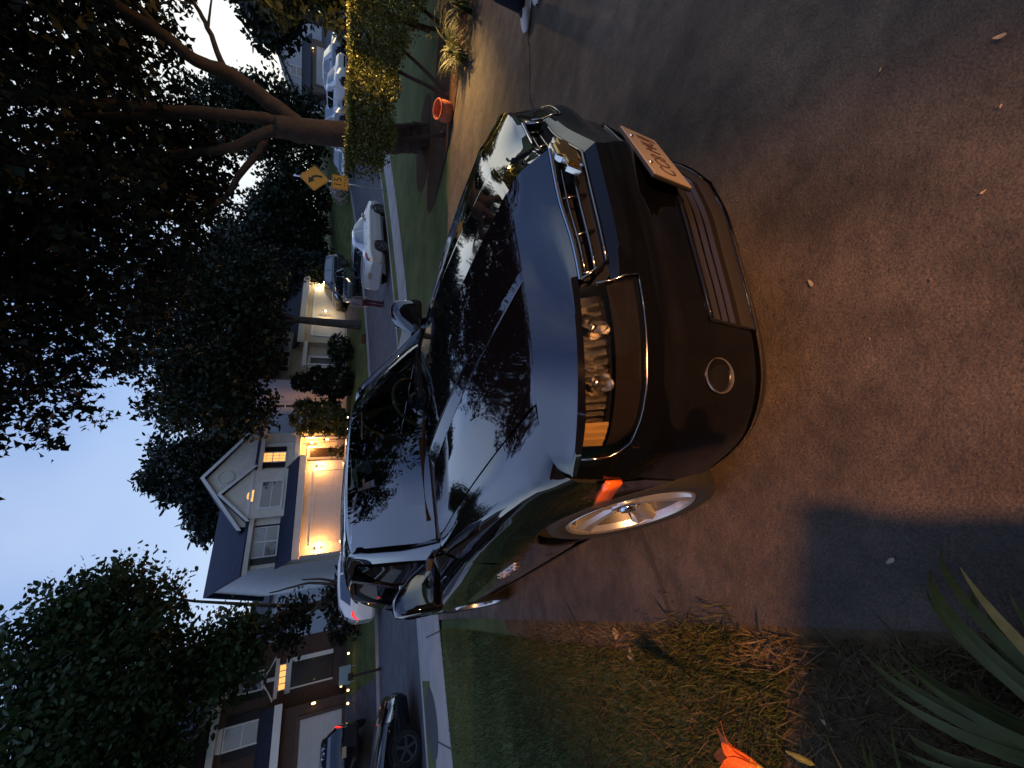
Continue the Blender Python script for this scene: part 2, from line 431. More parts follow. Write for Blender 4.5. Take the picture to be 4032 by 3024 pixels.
YC = [0, .15, .30, .45, .58, .69, .78, .83, .85]
ROWS = [
 [(.79,0,.985),(.752,.15,.978),(.712,.30,.972),(.66,.45,.963),(.598,.58,.955),(.545,.665,.945),(.50,.735,.93),(.47,.79,.905),(.445,.825,.875)],
 [(.845,0,.965),(.80,.15,.945),(.77,.30,.935),(.73,.45,.925),(.68,.58,.917),(.62,.69,.908),(.56,.76,.897),(.505,.815,.875),(.448,.842,.85)],
 [(.886,0,.937),(.838,.15,.905),(.812,.30,.890),(.788,.45,.887),(.742,.58,.888),(.68,.69,.887),(.615,.768,.882),(.54,.82,.868),(.451,.850,.842)],
 [(.930,0,.903),(.862,.15,.880),(.826,.30,.863),(.797,.45,.868),(.75,.58,.872),(.69,.69,.870),(.628,.772,.864),(.55,.823,.852),(.453,.853,.83)],
 [(.945,0,.79),(.905,.15,.787),(.868,.30,.785),(.828,.45,.785),(.785,.58,.785),(.725,.69,.785),(.65,.778,.785),(.57,.83,.785),(.455,.860,.785)],
 [(.985,0,.765),(.945,.15,.762),(.905,.30,.76),(.85,.45,.757),(.80,.58,.755),(.738,.69,.755),(.672,.770,.755),(.592,.825,.757),(.455,.863,.757)],
 [(.99,0,.735),(.95,.15,.727),(.91,.30,.722),(.862,.45,.72),(.812,.58,.72),(.748,.69,.72),(.705,.748,.722),(.635,.806,.727),(.455,.866,.727)],
 [(1.008,0,.675),(0.968,.15,.668),(0.928,.30,.663),(0.88,.45,.66),(0.83,.58,.66),(0.765,.69,.66),(0.708,.768,.66),(.615,.832,.66),(.45,.87,.66)],
 [(0.981,0,.59),(0.946,.15,.585),(0.904,.30,.582),(0.856,.45,.58),(0.806,.58,.58),(0.743,.69,.58),(0.668,.783,.58),(.592,.842,.58),(.40,.872,.58)],
 [(.975,0,.49),(.945,.15,.488),(.90,.30,.485),(.852,.45,.48),(.805,.58,.48),(.745,.69,.48),(.672,.78,.48),(.585,.838,.48),(.39,.868,.49)],
 [(.965,0,.38),(.94,.15,.38),(.892,.30,.378),(.843,.45,.375),(.795,.58,.375),(.738,.69,.375),(.665,.773,.375),(.578,.828,.375),(.412,.858,.40)],
 [(.955,0,.285),(.932,.15,.285),(.882,.30,.283),(.83,.45,.28),(.78,.58,.28),(.722,.685,.28),(.645,.765,.28),(.56,.812,.28),(.41,.845,.30)],
 [(.90,0,.215),(.88,.15,.215),(.835,.30,.213),(.785,.45,.21),(.735,.58,.21),(.68,.675,.21),(.605,.745,.21),(.52,.785,.21),(.40,.81,.22)],
]
NR, NC = 4, 8
FULL = np.array([[(x, -y, z) for x, y, z in reversed(r[1:])] + list(r) for r in ROWS])   # passenger side ... driver side
def rows_to_grid(rows, soft):
    """smooth across the car; between rows smooth inside each soft run, straight at the listed breaks"""
    G = np.swapaxes(catmull(np.swapaxes(np.asarray(rows, float), 0, 1), NC), 0, 1)
    out = []
    for a, b in soft:
        seg = catmull(G[a:b + 1], NR)
        out.append(seg if not out else seg[1:])
    return np.concatenate(out)
# column interpolation has a soft crease at the centre keel: do each half on its own
def half_grid(rows, soft):
    return rows_to_grid(rows, soft)
BRK = [(0, 2), (2, 3), (3, 4), (4, 5), (5, 6), (6, 10), (10, 12)]
HALF = half_grid(ROWS, BRK)           # rows*NR+1 , 8*NC+1
def row(i): return i * NR
def colu(c): return int(round(c * NC))
C_GR = 2.9; C_H0, C_H1 = 3.0, 7.25; C_IN = 3.75
def bumper_drop(i, j):
    r, c = i / NR, j / NC
    if 3 <= r < 4 and c < C_GR - .02: return True
    if 3 <= r < 6 and C_H0 <= c + .01 and c < C_H1 - .05: return True
    if 9 <= r < 11 and c < C_IN - .05: return True
    return False
def fascia_only(i, j): return i >= 2 * NR
mb = MB()
for G in (HALF, flip_y(HALF)):
    mb.grid(G, 0, lambda i, j: i >= 3 * NR or bumper_drop(i, j)); mb.grid(G, 1, lambda i, j: i < 3 * NR or bumper_drop(i, j))
M['bumper_paint'] = mat('black_bumper_paint', (.002, .002, .0025), .07, spec=.5, ior=1.42)
bm_o = mb.build('bumper', [M['paint'], M['bumper_paint']], car, True, angle=35)

def strip(G, w=.0):
    return G
# black lower lip
mb = MB()
low = HALF[row(11):row(12) + 1] + np.array([.012, 0, -.004])
for G in (low, flip_y(low)): mb.grid(G)
mb.build('bumper_lip', M['blackplastic'], car, True)

M['dark_chrome'] = mat('smoked_chrome', (.30, .26, .22), .14, metal=1.)
# upper grille: recess, chrome frame, bars, badge
top = HALF[row(3), :colu(C_GR) + 1]; bot = HALF[row(4), :colu(C_GR) + 1]
mb = MB()
rec = []
for k in range(5):
    t = k / 4
    rec.append(top * (1 - t) + bot * t + np.array([-.10, 0, 0]))
rec = np.array([top, *rec, bot])
for G in (rec, flip_y(rec)): mb.grid(G)
grille = mb.build('grille', M['void'], car, True)
def both(fn):
    for sgn in (1, -1): fn(sgn)
def curve_on(t, off=(0, 0, 0), c0=0, c1=C_GR):
    a = HALF[row(3), colu(c0):colu(c1) + 1]; b = HALF[row(4), colu(c0):colu(c1) + 1]
    return a * (1 - t) + b * t + np.array(off)
mb = MB()
def wide(curve0, curve1):
    for G in (np.array([curve0, curve1]), flip_y(np.array([curve0, curve1]))): mb.grid(G)
# broad bright upper band and thin lower lip
band = np.array([curve_on(.0, (.003, 0, -.001)), curve_on(0, (.006, 0, -.003)), curve_on(0, (.006, 0, -.012)), curve_on(0, (.0, 0, -.016)), curve_on(0, (-.03, 0, -.018))])
for G in (band, flip_y(band)): mb.grid(G)
mb.build('chrome_band', M['chrome'], grille, True, angle=50)
mb = MB()
for t in (.40, .74):
    c = curve_on(t, (-.02, 0, 0))[::3]
    full = np.concatenate([flip_y(c)[::-1], c[1:]])
    mb.tube(full, .0055, 6)
for yk in (.13, .27, .40):
    for sgn in (1, -1):
        a = curve_on(.10, (-.022, 0, 0)); b = curve_on(1., (-.022, 0, 0))
        k = int(np.argmin(abs(a[:, 1] - yk)))
        p, q = a[k] * 1, b[k] * 1; p[1] *= sgn; q[1] *= sgn
        mb.tube([p, q], .0045, 6)
mb.build('grille_bar', M['dark_chrome'], grille, True)
mb = MB()
c = curve_on(1.0, (.006, 0, .004), 0, C_GR)[::3]; a = curve_on(.10, (0, 0, 0))
edge = np.concatenate([flip_y(c)[::-1], c[1:]])
mb.tube(edge, .0045, 6)
for sgn in (1, -1):
    p, q = a[-1] * 1, c[-1] * 1; p[1] *= sgn; q[1] *= sgn
    mb.tube([p, q], .005, 6)
mb.build('grille_frame', M['dark_chrome'], grille, True)
# cross-shaped badge on the nose
mb = MB()
def bow(x0, d, s, mi):
    pts = [(-.092, -.022), (-.078, .022), (-.034, .022), (-.026, .044), (.046, .044), (.038, .022), (.092, .022), (.078, -.022), (.034, -.022), (.026, -.044), (-.046, -.044), (-.038, -.022)]
    mb.prism([(x0, a * s,   .838 + b * s) for a, b in pts], (d, 0, 0), mi)
bow(.915, .022, 1.06, 0); bow(.925, .018, .86, 1)
mb.build('badge', [M['chrome'], M['gold']], car, False, bevel=.003)

# lower intake
mb = MB()
topc = HALF[row(9), :colu(C_IN) + 1]; botc = HALF[row(11), :colu(C_IN) + 1]
rec = np.array([topc, topc + np.array([-.10, 0, -.01]), botc + np.array([-.10, 0, .01]), botc])
end = rec[:, -1]
for G in (rec, flip_y(rec)): mb.grid(G)
for sg in (1, -1): mb.poly([(p[0], p[1] * sg, p[2]) for p in end])
intake = mb.build('lower_intake', M['void'], car, True)
mb = MB()
for t in (.12, .30, .48, .66):
    c = topc * (1 - t) + botc * t + np.array([-.022, 0, 0])
    g = np.array([c + np.array([0, 0, .010]), c + np.array([.012, 0, .003]), c + np.array([.010, 0, -.004]), c + np.array([-.03, 0, -.012])])
    for G in (g, flip_y(g)): mb.grid(G)
t0 = topc * .22 + botc * .78 + np.array([-.01, 0, 0]); t1 = botc + np.array([.004, 0, 0]); tm = topc * .1 + botc * .9 + np.array([.004, 0, 0])
g = np.array([t0 + np.array([-.03, 0, .0]), t0, tm, t1])
for G in (g, flip_y(g)): mb.grid(G)
for yk in (.1, .24, .38, .5):
    for sg in (1, -1):
        k = int(np.argmin(abs(topc[:, 1] - yk)))
        p, q = topc[k] + np.array([-.035, 0, 0]), botc[k] + np.array([-.035, 0, 0])
        mb.bar((p[0], p[1] * sg, p[2]), (q[0], q[1] * sg, q[2]), .012, .012, up=(1, 0, 0))
mb.build('slat', mat('brown_black_plastic', (.020, .016, .013), .3, bump=.05), intake, True, angle=40)
mb = MB()
pts = np.concatenate([topc[::4], [topc[-1]], botc[::-4]])
for sg in (1, -1):
    P = [(p[0] + .003, p[1] * sg, p[2]) for p in pts]
    mb.tube(P, .006, 6)
mb.build('intake_frame', M['gloss_black'], intake, True)

# headlights
def headlight(sg):
    g = lambda r0, r1, c0, c1: HALF[row(r0):row(r1) + 1, colu(c0):colu(c1) + 1]
    S = g(3, 6, C_H0, C_H1)
    fl = (lambda G: G) if sg > 0 else flip_y
    L_ = MB()
    ins = S + np.array([-.004, 0, 0])
    L_.grid(fl(ins))
    lens = L_.build('headlight', M['lens'], car, True)
    # bowl behind
    B = MB()
    back = S.copy(); n = S.shape[1]
    for j in range(n):
        t = j / (n - 1)
        back[:, j, 0] -= .10 - .055 * t
        back[:, j, 1] -= .015 + .05 * t
    ring = np.concatenate([S[0, :], S[1:, -1], S[-1, ::-1][1:], S[::-1, 0][1:]])
    rb = np.concatenate([back[0, :], back[1:, -1], back[-1, ::-1][1:], back[::-1, 0][1:]])
    B.grid(fl(np.array([ring - np.array([.006, 0, 0]), rb])))
    lower = back[2 * NR - 4:, :]; upper = back[:2 * NR - 3, :]
    B.grid(fl(back))
    B.build('lamp_housing', M['gloss_black'], lens, True, angle=40)
    # faceted reflector
    F = MB()
    k0, k1 = 0, n - 1
    up = back[0:NR + 1, :] + np.array([.012, 0, 0])
    nn = n * 1
    V = up.copy()
    for j in range(n):
        V[:, j, 0] += .030 + .010 * ((j % 2) * 2 - 1)
        V[1:-1, j, 2] += .0
    F.grid(fl(V))
    M['reflector'] = mat('bright_reflector', (.74, .70, .64), .17, metal=1., bump=.1, bscale=60)
    F.build('reflector', M['reflector'], lens, False)
    # two round bowls with bulbs
    for c, rr in ((C_H0 + .75, .044), (C_H0 + 2.0, .042)):
        j = colu(c) - colu(C_H0)
        p = back[NR // 2, j] * .35 + S[NR // 2, j] * .65
        q = p * 1
        b = MB()
        Mx = Matrix.Rotation(R(90), 3, 'Y') @ Matrix.Rotation(R(-14), 3, 'X')
        b.lathe([(.010, -.045), (.024, -.038), (.036, -.020), (rr, .0), (rr + .004, .002)], 20, (q[0], q[1] * sg, q[2] - .004), Mx)
        b.lathe([(.0, .002), (.008, .001), (.009, -.03)], 10, (q[0] - .002, q[1] * sg, q[2] - .004), Mx)
        b.build('lamp_bowl', M['reflector'], lens, True)
    # amber corner and inner block
    j0, j1 = colu(6.1) - colu(C_H0), n - 2
    a = MB(); A = back[0:NR + 1, j0:j1] * .4 + S[0:NR + 1, j0:j1] * .6
    for j in range(A.shape[1]): A[:, j, 0] += .004 * (j % 2)
    a.grid(fl(A)); a.build('turn_lamp', mat('pale_amber_lens', (.75, .45, .16), .15, metal=.6), lens, False)
    # smoked lower half
    D = MB(); low_ = S[NR:, :] * .78 + back[NR:, :] * .22
    D.grid(fl(low_)); D.build('lamp_divider', mat('bronze_black_plastic', (.012, .009, .007), .09, coat=.3), lens, True)
    # bright rim under and around the outer end
    E_ = MB(); rim = np.concatenate([S[::2, 0][1:], S[-1, ::3], S[::-3, -1]])
    E_.tube(fl(rim + np.array([.002, 0, -.002])), .0032, 6)
    E_.build('lamp_rim', M['dark_chrome'], lens, True)
headlight(-1); headlight(1)

# fog lamps
for sg in (-1, 1):
    q = HALF[row(9) + 2, colu(4.95)]
    b = MB(); Mx = Matrix.Rotation(R(90), 3, 'Y')
    Mx = Matrix.Rotation(R(28 * sg), 3, 'Z') @ Mx
    b.lathe([(.052, .001), (.051, .005), (.048, .004), (.045, -.012), (.028, -.026), (.010, -.030), (.008, -.012), (.0, -.010)], 28, (q[0] + .001, q[1] * sg, q[2] + .035), Mx)
    fg = b.build('fog_lamp', mat('fog_reflector', (.42, .38, .34), .28, metal=.9), car, True, angle=50)
    b = MB(); b.lathe([(.044, .0), (.025, .005), (.0, .007)], 24, (q[0] + .001, q[1] * sg, q[2] + .035), Mx)
    b.build('fog_lens', M['lens'], fg, True)

# number plate with its bracket and two screws
pm = Matrix.Rotation(R(5), 3, 'Y')
pc = Vector((.994, 0, .548))
b = MB(); b.box(pc + pm @ Vector((-.008, 0, 0)), (.010, .312, .158), pm); plate_b = b.build('plate_bracket', M['blackplastic'], car, False, bevel=.004)
b = MB(); b.box(pc, (.006, .305, .152), pm); pl = b.build('number_plate', M['plate'], car, False, bevel=.002)
b = MB(); b.box(pc + pm @ Vector((.002, 0, .0)), (.008, .305, .152), pm)
for sg in (-1, 1):
    b2 = MB(); b2.lathe([(.0, .006), (.007, .005), (.008, 0)], 10, pc + pm @ Vector((.003, .085 * sg, .062)), pm @ Matrix.Rotation(R(90), 3, 'Y'))
    b2.build('plate_screw', M['satin'], pl, True)
def text_mesh(name, body, size, mat_, parent, MX, depth=.0012, align='CENTER', sx=1.0):
    cu = bpy.data.curves.new(name, 'FONT'); cu.body = body; cu.size = size; cu.align_x = align; cu.align_y = 'CENTER'; cu.extrude = depth
    cu.space_character = 1.02
    t = bpy.data.objects.new('tmp_text', cu); COL.objects.link(t)
    dg = bpy.context.evaluated_depsgraph_get()
    me = bpy.data.meshes.new_from_object(t.evaluated_get(dg))
    bpy.data.objects.remove(t); bpy.data.curves.remove(cu)
    me.name = name
    me.transform(MX @ Matrix.Diagonal((sx, 1, 1, 1)))
    me.materials.clear()
    return link_mesh(name, me, mat_, parent, False)
def facing(pos, right, up):
    r_ = Vector(right).normalized(); u_ = Vector(up).normalized(); n_ = r_.cross(u_)
    m = Matrix((r_, u_, n_)).transposed().to_4x4(); m.translation = Vector(pos); return m
text_mesh('plate_lettering', 'CC8 MUJ', .088, M['plate_ink'], pl, facing(pc + pm @ Vector((.0036, 0, -.006)), (0, 1, 0), pm @ Vector((0, 0, 1))), sx=.72)

# bonnet
def hseam(x):
    xs = [-.62, -.3, 0, .3, .545]
    return np.interp(x, xs, [.722, .705, .693, .68, .665]), np.interp(x, xs, [1.036, 1.028, 1.012, .985, .945])
front = [(.79,0,.985),(.765,.11,.981),(.718,.28,.974),(.715,.287,.973),(.700,.318,.964),(.696,.326,.963),(.655,.45,.958),(.60,.58,.953),(.545,.662,.945)]
back_ = [(-.42,0,1.105),(-.42,.15,1.105),(-.425,.34,1.101),(-.425,.348,1.100),(-.435,.425,1.072),(-.437,.433,1.071),(-.47,.54,1.066),(-.53,.64,1.055),(-.60,.718,1.036)]
rows = []
for t in (0, .12, .3, .5, .7, .88, 1):
    r_ = []
    for a, b_ in zip(front, back_):
        p = np.array(a) * (1 - t) + np.array(b_) * t
        p[2] += .030 * math.sin(PI * t) * (1 - .55 * (p[1] / .7) ** 2)
        r_.append(p)
    r_[-1][1], zz = hseam(r_[-1][0]); r_[-1][2] = zz
    r_[-1][1] -= .004
    rows.append(r_)
H = patch(rows, 6, 5)
H[:, :, 0] -= 0
H[0, :, 2] -= .004; 
mb = MB()
H0 = H.copy(); H0[0, :, 0] -= .006
for G in (H0, flip_y(H0)): mb.grid(G)
lip = np.array([H0[0], H0[0] + np.array([-.012, 0, -.03])])
for G in (lip, flip_y(lip)): mb.grid(G)
mb.build('bonnet', M['paint'], car, True, angle=38)

# flanks
ZT = [.22, .30, .45, .60, .75, .85, .93, 1.0, 1.06]; YT = [.80, .835, .862, .872, .874, .862, .842, .812, .775]
def flank(x, z, arch=(0., -2.857)):
    y = float(np.interp(z, ZT, YT))
    for ax in arch:
        r_ = math.hypot(x - ax, z - .35)
        y += .006 * math.exp(-((r_ - .41) / .04) ** 2) if z < .85 else 0
    if x < -2.6: y -= .10 * ((-2.6 - x) / 1.15) ** 2
    return y
def arch_z(x, ax, r_=.41): 
    d = abs(x - ax)
    return .35 + math.sqrt(max(r_ * r_ - d * d, 0)) if d < r_ - .002 else None
# front wing
XF = [.447, .40, .33, .25, .15, .05, -.05, -.15, -.25, -.33, -.38, -.405, -.415, -.50, -.62]
XT = [.535, .46, .36, .25, .15, .05, -.05, -.15, -.25, -.33, -.38, -.405, -.415, -.50, -.615]
cols = []
for xf, xt in zip(XF, XT):
    ys, zs = hseam(xt)
    zb = arch_z(xf, 0) or .235
    if xf > .43: zb = .60
    zs3 = zs - .12
    if xf > .43: pts = [(xt, ys + .004, zs), (.50, .737, .928), (.447, .826, .873)]; zs3 = .83
    else: pts = [(xt, ys + .004, zs), (xf * .5 + xt * .5, ys + .065, zs - .012), (xf, flank(xf, zs - .06) - .012, zs - .05)]
    for k in range(9):
        z = zs3 + (zb - zs3) * k / 8
        pts.append((xf, flank(xf, z), z))
    if xf < .43: pts.append((xf, flank(xf, zb) - .03, zb + .002))
    else: pts.append((xf - .01, flank(xf, zb) - .01, zb))
    cols.append(pts)
FG = np.array(cols)
FG = np.swapaxes(FG, 0, 1)
up_ = catmull(FG[:, :], 3)
mb = MB()
for G in (up_, flip_y(up_)):
    o_ = MB(); o_.grid(G)
    o_.build('front_wing', M['paint'], car, True, angle=60)
# doors, rear quarter
def side_panel(name, x0, x1, ax=None, ztop=1.045):
    for sg in (-1, 1):
        g = []
        for x in np.linspace(x0, x1, 16):
            zb = (arch_z(x, ax) if ax is not None else None) or .30
            zt = ztop + .02 * (-x - .6) / 2.5
            colm = []
            for k in range(15):
                z = zt + (zb - zt) * k / 14
                crease = .010 * math.exp(-((z - .80) / .025) ** 2)
                colm.append((x, (flank(x, z) + crease) * sg, z))
            g.append(colm)
        b = MB(); b.grid(np.array(g)); yield sg, b.build(name, M['paint'], car, True, angle=50)
for sg, d in list(side_panel('front_door', -.626, -1.62)):
    h = MB(); h.tube([(-1.36, .870 * sg, .925), (-1.38, .905 * sg, .925), (-1.52, .905 * sg, .928), (-1.545, .868 * sg, .928)], .013, 8)
    h.build('handle', M['paint'], d, True)
    if sg < 0:
        text_mesh('model_lettering', 'EQUINOX', .075, M['satin'], d, facing((-.92, -.880, .60), (1, 0, 0), (0, 0, 1)), depth=.003)
for sg, d in list(side_panel('rear_door', -1.628, -2.46, -2.857)):
    h = MB(); h.tube([(-2.22, .872 * sg, .94), (-2.24, .905 * sg, .94), (-2.37, .905 * sg, .943), (-2.40, .868 * sg, .943)], .013, 8)
    h.build('handle', M['paint'], d, True)
list(side_panel('rear_quarter', -2.468, -3.66, -2.857))
# sills
mb = MB()
for sg in (-1, 1):
    g = np.array([[(x, flank(x, .30) * sg * 1.006, .305), (x, .83 * sg, .25), (x, .79 * sg, .21), (x, .70 * sg, .20)] for x in np.linspace(-.42, -2.44, 8)])
    o_ = MB(); o_.grid(g); o_.build('sill', M['blackplastic'], car, True)
# dark shell under the skin so nothing shows through the gaps
mb = MB()
mb.span((-3.55, -.60, .24), (.50, .60, .80)); mb.span((.40, -.28, .30), (.72, .28, .80))
mb.span((-3.5, -.70, .55), (-3.28, .70, 1.0)); mb.span((-2.40, -.78, .22), (-.46, .78, .88))
mb.span((-.62, -.66, .55), (.44, .66, .925))
mb.span((.42, -.48, .3), (.62, .48, .90))
mb.build('chassis', M['void'], car)
for sg in (-1, 1):
    for ax in (0, -2.857):
        o_ = MB(); g = []
        for k in range(21):
            a = PI * (k / 20) * 1.1 - .05 * PI
            g.append([(ax + .412 * math.cos(a), .84 * sg, .35 + .412 * math.sin(a)), (ax + .412 * math.cos(a), .55 * sg, .35 + .412 * math.sin(a))])
        o_.grid(np.array(g)); o_.build('wheel_arch', M['void'], car, True)

# side marker lamps
for sg in (-1, 1):
    o_ = MB()
    g = np.array([[(x, (flank(x, z) + .007) * sg, z + (x - .40) * .30) for z in (.668, .70, .722)] for x in (.455, .39, .32, .245)])
    o_.grid(g); 
    mk = o_.build('side_marker', M['amber'], car, True)
    md = mk.modifiers.new('thick', 'SOLIDIFY'); md.thickness = .012

# cowl, windscreen, roof, pillars
wb = [(-.50,0,1.088),(-.505,.18,1.086),(-.535,.38,1.078),(-.60,.56,1.062),(-.715,.715,1.038)]
wt = [(-1.17,0,1.502),(-1.178,.16,1.500),(-1.205,.33,1.492),(-1.25,.47,1.478),(-1.315,.572,1.458)]
ws = []
for t in (0, .33, .66, 1):
    ws.append([np.array(a) * (1 - t) + np.array(b) * t + np.array([.012, 0, .022]) * math.sin(PI * t) for a, b in zip(wb, wt)])
W = patch(ws, 5, 5)
mb = MB()
for G in (W, flip_y(W)): mb.grid(G)
wind = mb.build('windscreen', M['screen'], car, True)
mb = MB()
cw = np.array([[(-.425, y, 1.085 - .06 * (y / .7) ** 2) for y in np.linspace(0, .70, 10)], [(a[0] + .01, a[1], a[2] - .004) for a in catmull(np.array(wb), 3)[:10]]])
c0 = catmull(np.array([(-.43,0,1.075),(-.44,.33,1.072),(-.48,.54,1.048),(-.60,.70,1.02)]), 4)
c1 = catmull(np.array([(-.52,0,1.080),(-.555,.38,1.070),(-.62,.56,1.055),(-.73,.715,1.032)]), 4)
for G in (np.array([c0, c1]), flip_y(np.array([c0, c1]))): mb.grid(G)
cowl = mb.build('cowl', M['blackplastic'], car, True)
rf = [[(a[0] - .004, a[1], a[2]) for a in wt],
      [(-1.30,0,1.528),(-1.30,.17,1.526),(-1.32,.34,1.518),(-1.36,.48,1.500),(-1.40,.585,1.47)],
      [(-1.8,0,1.568),(-1.8,.18,1.566),(-1.8,.36,1.555),(-1.8,.52,1.532),(-1.8,.615,1.49)],
      [(-2.7,0,1.568),(-2.7,.18,1.566),(-2.7,.36,1.556),(-2.7,.52,1.532),(-2.7,.61,1.49)],
      [(-3.45,0,1.53),(-3.45,.18,1.528),(-3.44,.36,1.52),(-3.42,.50,1.50),(-3.40,.58,1.47)]]
RF = patch(rf, 6, 4); mb = MB()
for G in (RF, flip_y(RF)): mb.grid(G)
roof = mb.build('roof', M['paint'], car, True)
# A pillars run into the cant rail
mb = MB()
for sg in (-1, 1):
    g = []
    path = [((-.70,.712,1.04), (-.62,.745,1.03), (-.76,.79,1.05)), ((-.92,.668,1.19), (-.90,.705,1.20), (-.99,.735,1.195)), ((-1.13,.618,1.34), (-1.12,.652,1.355), (-1.22,.685,1.335)), ((-1.315,.575,1.458), (-1.33,.612,1.475), (-1.42,.642,1.43)),
            ((-1.8,.612,1.492), (-1.8,.634,1.485), (-1.8,.655,1.445)), ((-2.7,.607,1.492), (-2.7,.632,1.485), (-2.7,.655,1.44)), ((-3.40,.578,1.472), (-3.42,.60,1.46), (-3.45,.62,1.42))]
    g = np.array(path); g[..., 1] *= sg
    G = catmull(g, 5); G = np.swapaxes(catmull(np.swapaxes(G, 0, 1), 4), 0, 1)
    o_ = MB(); o_.grid(G); o_.build('pillar', M['paint'], car, True)
# side windows and their dark frames
def belt(x): return 1.05 + .02 * (-x - .6) / 2.5
for sg in (-1, 1):
    for nm, q in (('front_window', [(-.80, .775, belt(-.8)), (-1.58, .782, belt(-1.58)), (-1.62, .664, 1.435), (-1.44, .645, 1.418)]),
                  ('rear_window', [(-1.69, .782, belt(-1.69)), (-2.44, .78, belt(-2.44)), (-2.52, .664, 1.43), (-1.72, .664, 1.436)]),
                  ('quarter_window', [(-2.53, .78, belt(-2.53)), (-3.35, .72, 1.10), (-3.30, .63, 1.40), (-2.60, .664, 1.43)])):
        o_ = MB(); a, b_, c_, d_ = [np.array(p) for p in q]
        g = np.array([[(a * (1 - s) + b_ * s) * (1 - t) + (d_ * (1 - s) + c_ * s) * t + np.array([0, .02 * math.sin(PI * t), 0]) for s in np.linspace(0, 1, 7)] for t in np.linspace(0, 1, 6)])
        g[..., 1] *= sg
        o_.grid(g); o_.build(nm, M['dark_glass'] if nm != 'front_window' else M['glass'], car, True)
        if nm != 'quarter_window':
            o_ = MB(); x0 = (q[1][0] + q[2][0]) / 2
            o_.bar((q[1][0] - .04, .785 * sg, q[1][2] - .02), (q[2][0] - .04, .668 * sg, 1.45), .05, .09, up=(1, 0, 0))
            o_.build('window_post', M['gloss_black'], car)
# tail
mb = MB()
g = patch([[(-3.42,0,1.52),(-3.42,.3,1.515),(-3.42,.58,1.47)], [(-3.62,0,1.15),(-3.6,.35,1.15),(-3.52,.72,1.1)], [(-3.72,0,.8),(-3.7,.4,.8),(-3.6,.80,.8)], [(-3.76,0,.4),(-3.72,.4,.4),(-3.62,.78,.35)]], 4, 4)
for G in (g, flip_y(g)): mb.grid(G)
mb.build('tailgate', M['paint'], car, True)

# wheels
def hero_wheel(x, sg, steer=0):
    w = bpy.data.objects.new('wheel', None); COL.objects.link(w); w.parent = car
    w.location = (x, .768 * sg, .358); w.scale = (1.03, 1.03, 1.); w.rotation_euler = (R(90) * (-sg), 0, steer)
    # local +z points outwards
    o_ = MB(); o_.lathe([(.255, -.10), (.30, -.108), (.335, -.098), (.346, -.07), (.348, 0), (.346, .07), (.335, .092), (.31, .101), (.275, .098), (.262, .086)], 56)
    o_.build('tyre', M['rubber'], w, True, angle=50)
    rim = MB()
    rim.lathe([(.264, .088), (.258, .095), (.249, .088), (.245, .06)], 56)
    o_ = MB(); o_.lathe([(.245, .062), (.236, .02), (.222, -.06), (.10, -.075)], 48); o_.build('rim_barrel', M['alloy_dull'], w, True)
    rim.lathe([(.05, .062), (.062, .060), (.07, .045), (.07, -.02)], 30)
    for k in range(5):
        a = 2 * PI * k / 5 + .25
        ca, sa = math.cos(a), math.sin(a)
        def P(r_, off, z): return (r_ * ca - off * sa, r_ * sa + off * ca, z)
        V = []
        for r_, wd, z, th in ((.045, .036, .050, .03), (.10, .030, .056, .035), (.17, .036, .066, .035), (.225, .050, .078, .034), (.252, .070, .086, .03)):
            V += [P(r_, -wd, z - .012), P(r_, -wd * .55, z + .004), P(r_, 0, z - .004), P(r_, wd * .55, z + .004), P(r_, wd, z - .012), P(r_, wd * .9, z - th - .02), P(r_, -wd * .9, z - th - .02)]
        F_ = []
        for i in range(4):
            for q in range(7):
                F_.append((i * 7 + q, i * 7 + (q + 1) % 7, i * 7 + 7 + (q + 1) % 7, i * 7 + 7 + q))
        rim.add(V, F_)
    rim.build('rim', M['alloy'], w, True, angle=30)
    o_ = MB(); o_.lathe([(.0, .078), (.030, .076), (.036, .066), (.036, .055)], 24); o_.build('hub_cap', M['chrome'], w, True, angle=40)
    o_ = MB(); o_.lathe([(.0, -.01), (.15, -.01), (.155, -.03), (.0, -.03)], 40); o_.build('brake_disc', mat('dull_iron', (.10, .09, .085), .5, metal=.8), w, True, angle=40)
hero_wheel(0, -1); hero_wheel(0, 1); hero_wheel(-2.857, -1); hero_wheel(-2.857, 1)

# door mirrors
for sg in (-1, 1):
    prof = [(-.80, .80), (-.80, .86), (-.79, .93), (-.775, .985), (-.765, 1.022), (-.76, 1.036)]
    o_ = MB(); g = []
    for i, (px, py) in enumerate(prof):
        t = i / 5
        hz = (.030, .078, .108, .114, .106, .05)[i]; hx = (.02, .055, .085, .090, .080, .03)[i]
        zc = (1.075, 1.10, 1.135, 1.14, 1.135, 1.13)[i]
        ring = []
        for k in range(20):
            a = 2 * PI * k / 20
            ca, sa = math.cos(a), math.sin(a)
            sx = math.copysign(abs(ca) ** .55, ca); sz = math.copysign(abs(sa) ** .5, sa)
            ring.append((px + hx * sx * (1. if ca > 0 else .55) - .02 * sz, py * sg, zc + hz * sz))
        g.append(ring + [ring[0]])
    G = catmull(np.array(g), 3)
    o_.grid(G); mr = o_.build('door_mirror', M['paint'], car, True)
    o_ = MB(); o_.box((-.855, .95 * sg, 1.135), (.012, .15, .16)); o_.build('mirror_glass', M['chrome'], mr, False, bevel=.005)
    o_ = MB(); o_.bar((-.78, .78 * sg, 1.065), (-.79, .88 * sg, 1.085), .07, .035); o_.build('mirror_arm', M['blackplastic'], mr, False, bevel=.008)
M['wiper_rubber'] = mat('wiper_rubber', (.006, .006, .006), .85, spec=.15)
